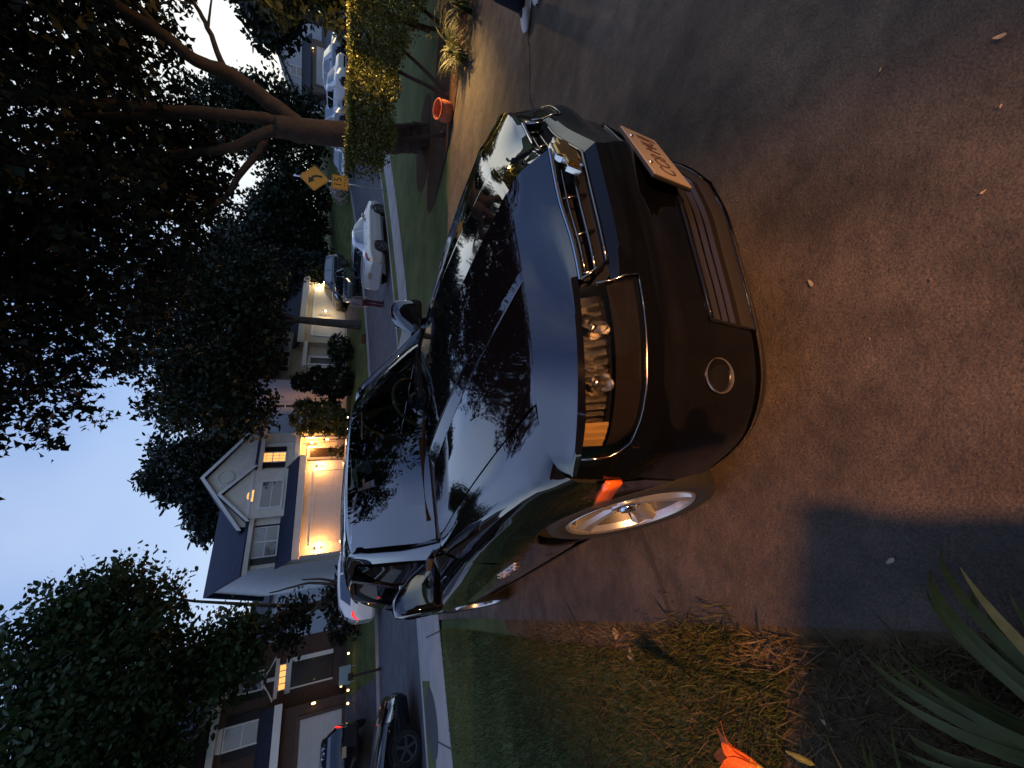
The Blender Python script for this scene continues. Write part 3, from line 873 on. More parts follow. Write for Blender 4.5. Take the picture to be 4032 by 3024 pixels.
# wipers
for (p0, p1, p2) in (((-.50, -.05, 1.085), (-.545, -.30, 1.112), (-.665, -.62, 1.078)), ((-.52, .58, 1.075), (-.53, .34, 1.108), (-.515, .04, 1.108))):
    o_ = MB(); o_.tube([p0, p1], [.014, .009], 6); wp = o_.build('wiper', M['wiper_rubber'], cowl, True)
    o_ = MB(); d = (Vector(p2) - Vector(p1)); o_.bar(Vector(p1) - d * .25, p2, .012, .020); o_.build('blade', M['wiper_rubber'], wp)

# cabin
mb = MB()
g = patch([[(-.62, y, 1.02) for y in (-.66, -.3, 0, .3, .66)], [(-.80, y, 1.045) for y in (-.68, -.3, 0, .3, .68)], [(-.98, y, 1.04 + (.03 if y > .2 else 0)) for y in (-.68, -.3, 0, .35, .68)], [(-1.02, y, .86) for y in (-.68, -.3, 0, .3, .68)]], 4, 4)
mb.grid(g); mb.build('dashboard', M['dash'], car, True)
mb = MB(); mb.span((-3.3, -.74, .50), (-.7, .74, .56)); mb.build('cabin_floor', M['void'], car)
def seat(y, x=-1.75):
    b = MB(); b.box((x + .02, y, .74), (.50, .50, .16)); b.box((x - .28, y, 1.03), (.15, .50, .58), Matrix.Rotation(R(-14), 3, 'Y'))
    s_ = b.build('seat', M['seat'], car, False, bevel=.06, seg=4)
    b = MB(); b.box((x - .38, y, 1.37), (.10, .27, .17), Matrix.Rotation(R(-10), 3, 'Y')); b.build('headrest', M['seat'], s_, False, bevel=.04, seg=4)
seat(-.36); seat(.36)
b = MB(); b.box((-2.75, 0, .74), (.50, 1.3, .16)); b.box((-3.02, 0, 1.02), (.15, 1.3, .56), Matrix.Rotation(R(-14), 3, 'Y')); b.build('rear_bench', M['seat'], car, False, bevel=.06, seg=4)
b = MB(); T_ = []
Mw = Matrix.Rotation(R(-62), 3, 'Y')
for k in range(41):
    a = 2 * PI * k / 40; T_.append(Vector((-1.08, .37, 1.06)) + Mw @ Vector((.185 * math.cos(a), .185 * math.sin(a), 0)))
b.tube(T_, .016, 8, cap=False)
sw = b.build('steering_wheel', M['wood'], car, True)
b = MB(); b.lathe([(0, .02), (.06, .015), (.07, 0), (.05, -.03)], 16, (-1.08, .37, 1.06), Mw)
for a in (0, 120, 240):
    b.bar(Vector((-1.08, .37, 1.06)), Vector((-1.08, .37, 1.06)) + Mw @ Vector((.18 * math.cos(R(a)), .18 * math.sin(R(a)), 0)), .03, .012)
b.build('wheel_hub', M['dash'], sw, True, angle=40)
b = MB(); b.box((-1.20, 0, 1.40), (.03, .24, .07), Matrix.Rotation(R(12), 3, 'Y')); b.tube([(-1.18, 0, 1.42), (-1.13, 0, 1.47)], .008, 6)
b.build('rear_view_mirror', M['gloss_black'], car, False, bevel=.012)
b = MB(); b.box((-1.135, -.10, 1.405), (.006, .085, .115), Matrix.Rotation(R(34), 3, 'Y')); cd = b.build('toll_tag', M['paper'], None, False, bevel=.004)
cd.parent = None; cd.matrix_world = car.matrix_world.copy()
tag(cd, 'small white toll tag stuck inside the black car windscreen', 'tag')
b = MB(); mx = Vector((-1.17, -.045, 1.37))
b.tube([mx, mx + Vector((0, 0, -.10))], .0015, 4)
for dz, r_ in ((-.10, .014), (-.125, .010), (-.145, .012), (-.17, .008), (-.19, .008)):
    b.lathe([(0, -r_), (r_ * .7, -r_ * .7), (r_, 0), (r_ * .7, r_ * .7), (0, r_)], 10, mx + Vector((0, 0, dz)))
bd = b.build('bead_string', mat('clear_beads', (.75, .68, .55), .15, coat=.5), None, True)
bd.matrix_world = car.matrix_world.copy()
tag(bd, 'string of pale beads hanging from the rear view mirror of the black car', 'ornament')

# the nose is a little fuller on the driver's side: ease those panels forward
def fuller(o):
    for ch in o.children:
        if ch.type == 'MESH' and ch.name.split('.')[0] not in ('chassis', 'wheel_arch'):
            n = len(ch.data.vertices); co = np.empty(n * 3); ch.data.vertices.foreach_get('co', co); co = co.reshape(-1, 3)
            u = np.clip((co[:, 1] - .22) / .5, 0, 1); v = np.clip((co[:, 0] - .25) / .35, 0, 1); w_ = np.clip((co[:, 2] - .2) / .1, .6, 1)
            co[:, 0] += .075 * u * u * (3 - 2 * u) * v * v * (3 - 2 * v) * w_
            ch.data.vertices.foreach_set('co', co.ravel()); ch.data.update()
        if ch.name.split('.')[0] != 'wheel': fuller(ch)
fuller(car)
# ------------------------------------------------------------------ other parked cars
def paint(name, c, rough=.18, metal=.2):
    return mat(name, c, rough, metal=metal, coat=.8)
M['p_white'] = paint('white_car_paint', (.78, .79, .80), metal=0)
M['p_silver'] = paint('silver_car_paint', (.55, .55, .56), metal=.35)
M['p_black'] = paint('deep_black_car_paint', (.006, .006, .008), .06, 0)
M['p_dark'] = paint('dark_grey_car_paint', (.03, .033, .038), .1, .2)
M['p_blue'] = paint('pale_blue_grey_car_paint', (.40, .45, .50), .2, .3)
# side views as (x, top height, belt height, half width at roof, bottom) from nose to tail
SEDAN = dict(L=4.55, W=.88, wr=.32, ax=(.92, 3.60), st=[(0.00, .56, .52, .50, .30), (.06, .66, .60, .62, .22), (.45, .80, .76, .74, .20), (1.05, .92, .88, .78, .20), (1.30, .97, .93, .77, .20), (2.05, 1.39, .95, .56, .20), (2.45, 1.45, .96, .57, .20), (2.95, 1.44, .97, .57, .20), (3.35, 1.36, .98, .56, .20), (3.95, 1.06, 1.0, .70, .22), (4.30, 1.03, .98, .70, .24), (4.50, .96, .90, .66, .28), (4.55, .74, .70, .60, .34)],
             ws=(1.30, 2.05), rw=(3.35, 3.95), sw=(1.62, 3.62))
SUV = dict(L=4.60, W=.90, wr=.35, ax=(.90, 3.60), st=[(0.00, .66, .60, .52, .36), (.06, .82, .76, .66, .26), (.40, 1.0, .95, .74, .24), (1.00, 1.08, 1.02, .78, .24), (1.18, 1.12, 1.04, .77, .24), (1.85, 1.60, 1.06, .60, .24), (2.3, 1.68, 1.07, .61, .24), (3.2, 1.68, 1.10, .61, .24), (3.9, 1.62, 1.14, .60, .26), (4.35, 1.40, 1.16, .62, .28), (4.54, 1.08, 1.04, .72, .30), (4.60, .80, .76, .70, .36)],
           ws=(1.18, 1.85), rw=(3.98, 4.48), sw=(1.50, 4.05))
VAN = dict(L=4.9, W=.95, wr=.34, ax=(.95, 3.9), st=[(0.00, .66, .60, .55, .34), (.06, .80, .74, .70, .25), (.45, 1.02, .96, .80, .22), (.90, 1.14, 1.06, .82, .22), (1.75, 1.72, 1.10, .66, .22), (2.2, 1.80, 1.11, .66, .22), (3.6, 1.80, 1.12, .66, .24), (4.5, 1.74, 1.14, .66, .26), (4.8, 1.30, 1.10, .74, .28), (4.9, .84, .80, .74, .36)],
           ws=(.92, 1.75), rw=(4.52, 4.78), sw=(1.4, 4.4))
def car_section(sp, x):
    A = np.array(sp['st']); top, belt, yr, zb = [np.interp(x, A[:, 0], A[:, k]) for k in (1, 2, 3, 4)]
    L_ = sp['L']; w = sp['W'] * (1 - .22 * max(0, (.5 - x) / .5) ** 2 - .16 * max(0, (x - L_ + .5) / .5) ** 2)
    yr = min(yr, w * .96)
    d = .05 if top - belt > .12 else (top - belt) * .5
    return np.array([(x, 0, zb), (x, w * .84, zb), (x, w * .96, zb + .10), (x, w, zb + (belt - zb) * .55), (x, w * .985, belt - .06), (x, w * .95, belt), (x, yr + .03, top - d), (x, yr - .05, top - d * .25), (x, yr * .55, top), (x, 0, top + .008)])
def window_at(sp, x, v):
    S = car_section(sp, x); i = min(int(v), len(S) - 2); return S[i] * (1 - v + i) + S[i + 1] * (v - i)
def build_car(sp, body, label, cat, loc, rz, group=None, front_lit=False, rear_lit=False, plate=True, spokes=5, plate_mat=None):
    t = thing('parked_car', (0, 0, 0), 0, label, cat, group)
    L_ = sp['L']; off = np.array([-L_ / 2, 0, 0])
    xs = np.unique(np.concatenate([np.linspace(0, L_, 47), np.array(sp['st'])[:, 0]]))
    # x runs nose -> tail, so mirror to make +x the nose
    def tr(p): p = np.asarray(p) + off; p = p * np.array([-1, 1, 1]); return p
    g = np.array([car_section(sp, x) for x in xs]); g = tr(g)
    mb = MB()
    for G in (g, flip_y(g)):
        mb.grid(G); mb.poly([tuple(p) for p in G[0]]); mb.poly([tuple(p) for p in G[-1]])
    bo = mb.build('body', body, t, True, angle=32)
    # glass
    def glass(name, f, nx, nv, both=True, par=t):
        mb = MB(); G = np.array([[f(a, b_) for b_ in np.linspace(0, 1, nv)] for a in np.linspace(0, 1, nx)])
        G = tr(G)
        return G
    eps = np.array([0, .006, .004])
    x0, x1 = sp['ws']; G = glass('w', lambda a, b_: window_at(sp, x0 + .03 + (x1 - x0 - .05) * a, 7.0 + 2 * b_) + np.array([-.008, 0, .010]), 7, 7)
    mb = MB(); [mb.grid(q) for q in (G, flip_y(G))]; mb.build('windscreen', M['glazing'], t, True)
    x0, x1 = sp['rw']; G = glass('r', lambda a, b_: window_at(sp, x0 + .04 + (x1 - x0 - .08) * a, 7.0 + 2 * b_) + np.array([.008, 0, .010]), 7, 7)
    mb = MB(); [mb.grid(q) for q in (G, flip_y(G))]; mb.build('rear_window', M['glazing'], t, True)
    x0, x1 = sp['sw']; mid = (x0 + x1) / 2
    for sg in (-1, 1):
        for a0, a1, b0, b1 in ((x0, mid - .04, x0 + .42, mid - .04), (mid + .04, x1, mid + .04, x1 - .34)):
            def f(a, b_, a0=a0, a1=a1, b0=b0, b1=b1):
                x = (a0 + (a1 - a0) * a) * (1 - b_) + (b0 + (b1 - b0) * a) * b_
                return window_at(sp, x, 5.12 + .80 * b_) + np.array([0, .008, .003])
            G = glass('s', f, 8, 5)
            if sg < 0: G = flip_y(G)
            mb = MB(); mb.grid(G); mb.build('side_window', M['glazing'], t, True)
        # lamps, mirrors, handles
        def surf(x, v, o_=.006):
            p = window_at(sp, x, v) + np.array([0, o_, 0]); p = tr(p); p[1] *= sg; return p
        mb = MB(); mb.grid(np.array([[surf(x, v, .012) + np.array([.012, 0, 0]) for v in (3.7, 4.2, 4.8)] for x in (.05, .16, .30, .42)])); hl = mb.build('headlight', M['lamp_lit'] if front_lit else M['lamp_off'], t, True)
        mb = MB(); mb.grid(np.array([[surf(x, v, .012) - np.array([.010, 0, 0]) for v in (3.9, 4.4, 4.95)] for x in (L_ - .04, L_ - .12, L_ - .26, L_ - .36)])); mb.build('tail_light', M['redlit'] if rear_lit else M['redlens'], t, True)
        q = surf(sp['sw'][0] + .14, 5.1, 0); mb = MB(); mb.box(q + np.array([0, .10 * sg, .05]), (.10, .18, .13)); mb.build('door_mirror', body, t, False, bevel=.03)
        for hx in (mid - .12, mid + .95):
            q = surf(hx, 4.1, .012); mb = MB(); mb.box(q, (.17, .025, .022)); mb.build('handle', M['satin'], t, False, bevel=.006)
    mb = MB(); mb.box((L_ / 2 - .02, 0, sp['st'][1][4] + .14), (.05, 1.15, .13)); mb.build('grille', M['void'], t, False, bevel=.01)
    if plate:
        mb = MB(); mb.box((-L_ / 2 - .006, 0, sp['st'][-1][1] - .0), (.012, .32, .15)); mb.build('number_plate', plate_mat or M['plate'], t, False, bevel=.003)
    for ax in sp['ax']:
        for sg in (-1, 1):
            r_ = sp['wr']; wx = L_ / 2 - ax
            w = bpy.data.objects.new('wheel', None); COL.objects.link(w); w.parent = t; w.location = (wx, (sp['W'] - .10) * sg, r_); w.rotation_euler = (R(90) * -sg, 0, 0)
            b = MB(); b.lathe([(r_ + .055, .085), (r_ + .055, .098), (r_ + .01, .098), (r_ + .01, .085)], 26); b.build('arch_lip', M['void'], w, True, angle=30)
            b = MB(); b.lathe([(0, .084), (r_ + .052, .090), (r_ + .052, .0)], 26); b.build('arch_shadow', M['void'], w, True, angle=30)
            b = MB(); b.lathe([(r_ * .66, -.1), (r_ * .9, -.1), (r_, -.06), (r_, .07), (r_ * .93, .108), (r_ * .68, .108)], 28); b.build('tyre', M['rubber'], w, True, angle=40)
            b = MB(); b.lathe([(r_ * .68, .106), (r_ * .62, .10), (r_ * .6, .06)], 28)
            b.lathe([(0, .104), (r_ * .14, .102), (r_ * .15, .08)], 14)
            for k in range(spokes):
                a = 2 * PI * k / spokes
                b.bar((r_ * .1 * math.cos(a), r_ * .1 * math.sin(a), .094), (r_ * .64 * math.cos(a), r_ * .64 * math.sin(a), .098), .055, .02)
            b.build('rim', M['alloy_dull'], w, False)
    t.location = loc; t.rotation_euler = (0, 0, rz)
    return t
M['glazing'] = mat('dark_car_glazing', (.012, .014, .018), .03, spec=.9, ior=1.7, coat=1.)
M['lamp_off'] = mat('lamp_cover', (.5, .5, .5), .1, metal=.7)
M['lamp_lit'] = mat('lamp_glow', (.8, .75, .6), .2, emit=(1, .8, .45), estr=1.2)
def park(s, t, dz=0.): 
    p = P3(s, t, dz); return p
def street_z(s, t): 
    p = P3(s, t); p.z -= STREET_DROP; return p
aS = ANG          # heading along +s
sil = build_car(SEDAN, M['p_silver'], 'silver sedan parked at the near kerb just left of the yellow sign', 'car', street_z(15.75, 11.28), aS)
sil.rotation_euler[1] = -.012
build_car(SUV, M['p_white'], 'white sport utility vehicle with red tail light at the far kerb before the cream house', 'car', street_z(4.15, 19.45), aS, rear_lit=True)
build_car(SEDAN, M['p_black'], 'black sedan at the near kerb, cut off by the left edge of the photo', 'car', street_z(-2.75, 12.15), aS)
build_car(SUV, M['p_black'], 'dark car with a glowing red tail light on the drive of the brown brick house', 'car', P3(-2.55, 23.2, .012), aS + R(100), rear_lit=True)
build_car(SUV, M['p_dark'], 'dark minivan with its parking lamps on beside the beige garage, behind the silver sedan', 'car', P3(25.0, 22.0, .012), aS + R(208), front_lit=True)
build_car(VAN, M['p_dark'], 'dark van standing side-on in the beige house drive, behind the minivan', 'car', P3(27.6, 24.2, .10), aS + R(172))
# cars standing on the rise at the right, seen over the hedge
for (x, y, rz, sp, m, lb) in ((26.3, 36.0, R(-60), SUV, M['p_blue'], 'rightmost of the three pale cars seen above the hedge'),
                              (23.3, 34.2, R(-75), SUV, M['p_white'], 'middle one of the three pale cars seen above the hedge'),
                              (22.0, 36.6, R(-80), VAN, M['p_silver'], 'leftmost of the three pale cars above the hedge, next to the tree trunk')):
    build_car(sp, m, lb, 'car', (x, y, gz(x, y) + .0), rz, 'pale cars parked on the rise beyond the hedge', front_lit=True)
build_car(SEDAN, M['p_blue'], 'pale blue sedan half hidden behind the hedge and the big tree trunk', 'car', (18.7, 36.0, gz(18.7, 36.0) - STREET_DROP), ANG + R(190))
# ------------------------------------------------------------------ houses: local x along the street, y away from it, z up from the street-side datum
M['cream'] = banded('cream_lap_siding', (.74, .68, .58), .75, .12, .010)
M['white_siding'] = banded('pale_side_siding', (.56, .58, .62), .75, .12, .012)
M['trim'] = mat('cream_trim_paint', (.70, .64, .55), .55, noise=.05, scale=3)
M['white_trim'] = mat('white_trim_paint', (.74, .73, .71), .5, noise=.05, scale=4)
M['blue_roof'] = brickmat('navy_grey_shingles', (.024, .032, .066), (.015, .021, .045), (.009, .012, .024), 3.2, .5, .22, .9, .5)
M['dark_roof'] = brickmat('charcoal_shingles', (.045, .045, .055), (.03, .03, .037), (.015, .015, .018), 3.2, .5, .22, .9, .5)
M['brown_brick'] = brickmat('brown_brick', (.085, .045, .034), (.055, .030, .024), (.10, .085, .075), 4.2, .5, .17, .9, .5)
M['beige'] = banded('beige_lap_siding', (.50, .43, .32), .75, .12, .010)
M['grey_side'] = banded('grey_and_shaded_siding', (.42, .43, .46), .8, .12, .012)  # on the beige house this grey carries the side wall's bluish shade
M['garage'] = banded('garage_door_panels', (.66, .58, .48), .55, .53, .012, noise=.04)
M['garage_grey'] = banded('grey_garage_door_panels', (.42, .42, .43), .55, .53, .012, noise=.04)
M['shutter'] = banded('black_shutter', (.012, .011, .011), .5, .045, .012)
M['pane_dark'] = mat('dark_window_pane', (.05, .055, .065), .06, spec=.8, noise=.4, scale=1.2, coat=.6)
M['pane_blind'] = mat('window_with_pale_blind', (.30, .31, .34), .25, noise=.15, scale=2.5, coat=.4)
M['pane_lit'] = mat('lit_window_pane', (.8, .5, .2), .5, emit=(1, .47, .12), estr=1.35)
M['bulb'] = mat('lamp_bulb_glow', (1, .8, .5), .4, emit=(1, .62, .25), estr=24.)
M['bulb_small'] = mat('tiny_lamp_glow', (1, .8, .5), .4, emit=(1, .62, .22), estr=6.)
M['bulb_white'] = mat('white_lamp_glow', (1, .95, .9), .4, emit=(1, .95, .9), estr=5.)
M['door_brown'] = mat('dark_brown_door', (.05, .028, .02), .4, coat=.2)
M['door_black'] = mat('near_black_door', (.012, .008, .007), .35, coat=.2)
M['iron'] = mat('black_iron', (.01, .01, .01), .45, metal=.4)

def house(name, s, t, z, label, rz=ANG):
    x, y = xy(s, t)
    return thing(name, (x, y, z), rz, label, 'house')
def gable_roof_x(name, par, x0, x1, yf, yb, ze, zr, m, th=.16, over=.3):
    """ridge along x"""
    ym = (yf + yb) / 2
    b = MB(); sl = (zr - ze) / (ym - yf)
    b.prism([(x0 - over, yf - over, ze - over * sl), (x1 + over, yf - over, ze - over * sl), (x1 + over, ym, zr), (x0 - over, ym, zr)], (0, 0, th))
    b.prism([(x0 - over, yb + over, ze - over * sl), (x1 + over, yb + over, ze - over * sl), (x1 + over, ym, zr), (x0 - over, ym, zr)], (0, 0, th))
    return b.build(name, m, par)
def gable_roof_y(name, par, xa, xb, yf, yb, ze, zr, m, th=.16, over=.3):
    xm = (xa + xb) / 2; sl = (zr - ze) / (xm - xa); b = MB()
    for xe, d in ((xa, -1), (xb, 1)):
        b.prism([(xe + d * over, yf - over, ze - over * sl), (xm, yf - over, zr), (xm, yb, zr), (xe + d * over, yb, ze - over * sl)], (0, 0, th))
    return b.build(name, m, par)
def rake(par, xa, xb, y, ze, zr, m, w=.22, over=.3, d=.05):
    xm = (xa + xb) / 2; sl = (zr - ze) / (xm - xa); b = MB()
    for xe, k in ((xa, -1), (xb, 1)):
        b.prism([(xe + k * over, y, ze - over * sl + .14), (xm, y, zr + .14), (xm, y, zr - w + .14), (xe + k * over, y, ze - over * sl - w + .14)], (0, -d, 0))
    return b.build('rake_board', m, par)
def window(par, x0, x1, z0, z1, y, pane, frame=M['white_trim'], w=.07, nx=1, nz=1, bars=None, shutters=0., low=None):
    b = MB()
    b.span((x0 - w, y - .05, z1), (x1 + w, y + .02, z1 + w)); b.span((x0 - w, y - .07, z0 - w), (x1 + w, y + .02, z0))
    b.span((x0 - w, y - .05, z0), (x0, y + .02, z1)); b.span((x1, y - .05, z0), (x1 + w, y + .02, z1))
    for k in range(1, nx):
        xx = x0 + (x1 - x0) * k / nx; b.span((xx - .05, y - .048, z0), (xx + .05, y + .02, z1))
    for k in range(1, nz):
        zz = z0 + (z1 - z0) * k / nz; b.span((x0, y - .042, zz - .025), (x1, y + .01, zz + .025))
    if bars:
        for k in range(1, bars[0]):
            xx = x0 + (x1 - x0) * k / bars[0]; b.span((xx - .012, y - .035, z0), (xx + .012, y + .01, z1))
        for k in range(1, bars[1]):
            zz = z0 + (z1 - z0) * k / bars[1]; b.span((x0, y - .034, zz - .012), (x1, y + .01, zz + .012))
    f = b.build('window', frame, par)
    b = MB(); zm = (z0 + z1) / 2
    b.span((x0, y - .02, zm if low else z0), (x1, y + .01, z1)); b.build('pane', pane, f)
    if low:
        b = MB(); b.span((x0, y - .02, z0), (x1, y + .01, zm)); b.build('pane', low, f)
    if shutters:
        for a in (x0 - w - shutters - .02, x1 + w + .02):
            b = MB(); b.span((a, y - .045, z0 - .03), (a + shutters, y + .01, z1 + .03)); b.build('shutter', M['shutter'], f)
    return f
def door(par, x0, x1, z0, z1, y, m, knob=1, surround=M['white_trim'], w=.12):
    b = MB(); b.span((x0 - w, y - .07, z0), (x0, y + .02, z1)); b.span((x1, y - .07, z0), (x1 + w, y + .02, z1)); b.span((x0 - w, y - .08, z1), (x1 + w, y + .02, z1 + w * 1.2))
    s_ = b.build('door_surround', surround, par)
    b = MB(); b.span((x0, y - .03, z0), (x1, y + .01, z1))
    for a, c in ((.12, .46), (.54, .9)):
        for u, v in ((.12, .45), (.55, .88)):
            b.span((x0 + (x1 - x0) * u, y - .045, z0 + (z1 - z0) * a), (x0 + (x1 - x0) * v, y - .028, z0 + (z1 - z0) * c))
    d = b.build('door', m, par, False, bevel=.008)
    b = MB(); b.lathe([(0, .06), (.03, .05), (.025, .02), (.012, 0)], 10, (x0 + (x1 - x0) * (.9 if knob > 0 else .1), y - .03, z0 + (z1 - z0) * .48), Matrix.Rotation(R(90), 3, 'X'))
    b.build('handle', M['gold'], d, True)
def garage_door(par, x0, x1, z0, z1, y, m, surround=M['trim'], cols=4):
    b = MB(); w = .14
    b.span((x0 - w, y - .06, z0), (x0, y + .02, z1)); b.span((x1, y - .06, z0), (x1 + w, y + .02, z1)); b.span((x0 - w, y - .07, z1), (x1 + w, y + .02, z1 + w))
    b.build('garage_surround', surround, par)
    b = MB(); b.span((x0, y - .02, z0), (x1, y + .02, z1))
    for r_ in range(4):
        for c in range(cols * 2):
            dx = (x1 - x0) / (cols * 2); dz = (z1 - z0) / 4
            b.box((x0 + dx * (c + .5), y - .020, z0 + dz * (r_ + .5)), (dx * .78, .012, dz * .62))
    b.build('garage_door', m, par, False, bevel=.006)
def coach_lamp(par, p, power, glow='bulb', col=(1, .55, .20), size=1., light=True):
    b = MB(); b.lathe([(.02, -.16), (.075, -.12), (.055, -.11)], 8, p); b.lathe([(.085, .10), (.03, .19), (.0, .21)], 8, p)
    for k in range(4):
        a = PI / 4 + PI / 2 * k; b.bar((p[0] + .07 * math.cos(a), p[1] + .07 * math.sin(a), p[2] - .12), (p[0] + .075 * math.cos(a), p[1] + .075 * math.sin(a), p[2] + .10), .012, .012, up=(0, 1, 0))
    b.bar((p[0], p[1], p[2] + .02), (p[0], p[1] + .14, p[2] + .02), .02, .02)
    l = b.build('wall_lamp', M['iron'], par)
    b = MB(); b.lathe([(0, -.10), (.045, -.07), (.055, 0), (.04, .07), (0, .10)], 12, p); g = b.build('bulb', M[glow], l, True)
    if light:
        ld = bpy.data.lights.new('lamp_light', 'POINT'); ld.energy = power; ld.color = col; ld.shadow_soft_size = .06
        lo = bpy.data.objects.new('lamp_light', ld); COL.objects.link(lo); lo.parent = par; lo.location = (p[0], p[1] - .30, p[2])

# ---- cream house with the lit garage
Hs, Ht = 6.2, 27.0
hz = .55
h = house('cream_house', Hs, Ht, hz, 'two storey cream house with blue-grey roof and lamplit garage in the middle of the street')
def lx(s): return s - Hs
def lz(z): return z - hz
# depth helper: points read at t=27 pushed back to another depth stay on the same line of sight from the drive
def mp(s, z, t): k = t / 27.; return lx(s * k), lz(1.385 + (z - 1.385) * k)
y2 = 1.25; y3 = .85                 # main wall and bay fronts behind the garage front
b = MB()
xL, _ = mp(6.2, 0, 28.25); xR, _ = mp(14.75, 0, 28.25)
eL = mp(6.2, 6.08, 28.25)[1]
zr = mp(6, 7.66, 31.6)[1]
D = 8.6
b.span((xL, y2, -1.2), (xR, y2 + D, eL))
b.build('wall', M['cream'], h)
b = MB(); b.prism([(xL - .012, y2, -1.2), (xL - .012, y2, eL), (xL - .012, y2 + D / 2, zr - .05), (xL - .012, y2 + D, eL), (xL - .012, y2 + D, -1.2)], (.03, 0, 0)); b.build('gable_wall', M['white_siding'], h)
rf_ = gable_roof_x('roof', h, xL, xR, y2, y2 + D, eL, zr, M['blue_roof'])
b = MB(); b.span((xL - .32, y2 - .36, eL - .34), (xR + .1, y2 - .30, eL - .10)); b.span((xL, y2 - .3, eL - .34), (xR, y2, eL - .31)); b.build('fascia', M['trim'], h)
# front cross gable on the right
ga = mp(11.73, 8.69, 28.2); ge = mp(14.81, 6.6, 28.2)
half = ge[0] - ga[0]
b = MB(); b.prism([(ga[0] - half, y2 - .06, ge[1] - 2.6), (ga[0] + half, y2 - .06, ge[1] - 2.6), (ga[0] + half, y2 - .06, ge[1]), (ga[0], y2 - .06, ga[1] - .1), (ga[0] - half, y2 - .06, ge[1])], (0, 3.4, 0)); b.build('gable_wall', M['cream'], h)
gable_roof_y('roof', h, ga[0] - half, ga[0] + half, y2 - .05, y2 + 5.2, ge[1], ga[1], M['blue_roof'])
rake(h, ga[0] - half, ga[0] + half, y2 - .36, ge[1], ga[1], M['white_trim'])
ov = mp(11.75, 7.6, 28.2)
b = MB(); b.lathe([(.36, 0), (.40, .05), (.46, .04), (.46, 0)], 28, (ov[0] + .05, y2 - .07, ov[1]), Matrix.Rotation(R(90), 3, 'X')); b.lathe([(0, .02), (.36, .02)], 28, (ov[0] + .05, y2 - .07, ov[1]), Matrix.Rotation(R(90), 3, 'X')); b.build('oval_vent', M['trim'], h, True, angle=40)
# lower gable over the bay
ba = mp(10.65, 7.7, 27.85); bl = mp(9.1, 6.25, 27.85); hb = ba[0] - bl[0]
bz = mp(10, 4.12, 27.85)[1]
b = MB(); b.prism([(ba[0] - hb, y3, bz), (ba[0] + hb, y3, bz), (ba[0] + hb, y3, bl[1]), (ba[0], y3, ba[1] - .1), (ba[0] - hb, y3, bl[1])], (0, .9, 0)); b.build('bay_wall', M['cream'], h)
gable_roof_y('roof', h, ba[0] - hb, ba[0] + hb, y3, y2 + 2.2, bl[1], ba[1], M['blue_roof'], over=.22)
rake(h, ba[0] - hb, ba[0] + hb, y3 - .24, bl[1], ba[1], M['white_trim'], .20, .22)
b = MB(); b.span((ba[0] - hb, y3 - .05, bl[1] - .12), (ba[0] + hb, y3, bl[1] + .02)); b.build('eave_trim', M['white_trim'], h)
b = MB(); b.span((ba[0] - hb - .02, y3 - .03, bz - .04), (ba[0] + hb + .02, y3 + .5, bz + .12)); b.build('sill_trim', M['white_trim'], h)
w0 = mp(9.72, 5.62, 27.85); w1 = mp(11.35, 4.55, 27.85)
window(h, w0[0], w1[0], w1[1], w0[1], y3, M['pane_dark'], nz=2, w=.11)
# half-round lit window
cx_, cz_ = mp(10.5, 6.0, 27.85)
b = MB(); a = [(cx_ + .40 * math.cos(k), y3 - .02, cz_ + .40 * math.sin(k)) for k in np.linspace(0, PI, 20)]; b.prism(a, (0, .02, 0)); fw = b.build('round_window', M['pane_lit'], h)
b = MB(); b.tube([(cx_ + .41 * math.cos(k), y3 - .03, cz_ + .41 * math.sin(k)) for k in np.linspace(0, PI, 20)], .03, 6)
for k in (45, 90, 135): b.bar((cx_ + .14 * math.cos(R(k)), y3 - .028, cz_ + .14 * math.sin(R(k))), (cx_ + .40 * math.cos(R(k)), y3 - .028, cz_ + .40 * math.sin(R(k))), .02, .02, up=(0, 1, 0))
b.tube([(cx_ + .14 * math.cos(k), y3 - .03, cz_ + .14 * math.sin(k)) for k in np.linspace(0, PI, 10)], .012, 5); b.bar((cx_ - .43, y3 - .03, cz_), (cx_ + .43, y3 - .03, cz_), .04, .05)
b.build('frame', M['white_trim'], fw)
# lit window with shutters; double window with shutters
a = mp(12.72, 6.0, 28.2); c = mp(13.34, 4.55, 28.2)
window(h, a[0], c[0], c[1], a[1], y2 - .06, M['pane_lit'], nz=2, bars=(3, 4), shutters=.36)
a = mp(6.85, 5.68, 28.25); c = mp(8.45, 4.52, 28.25)
window(h, a[0], c[0], c[1], a[1], y2, M['pane_blind'], nx=2, nz=2, shutters=.36, low=M['pane_dark'])
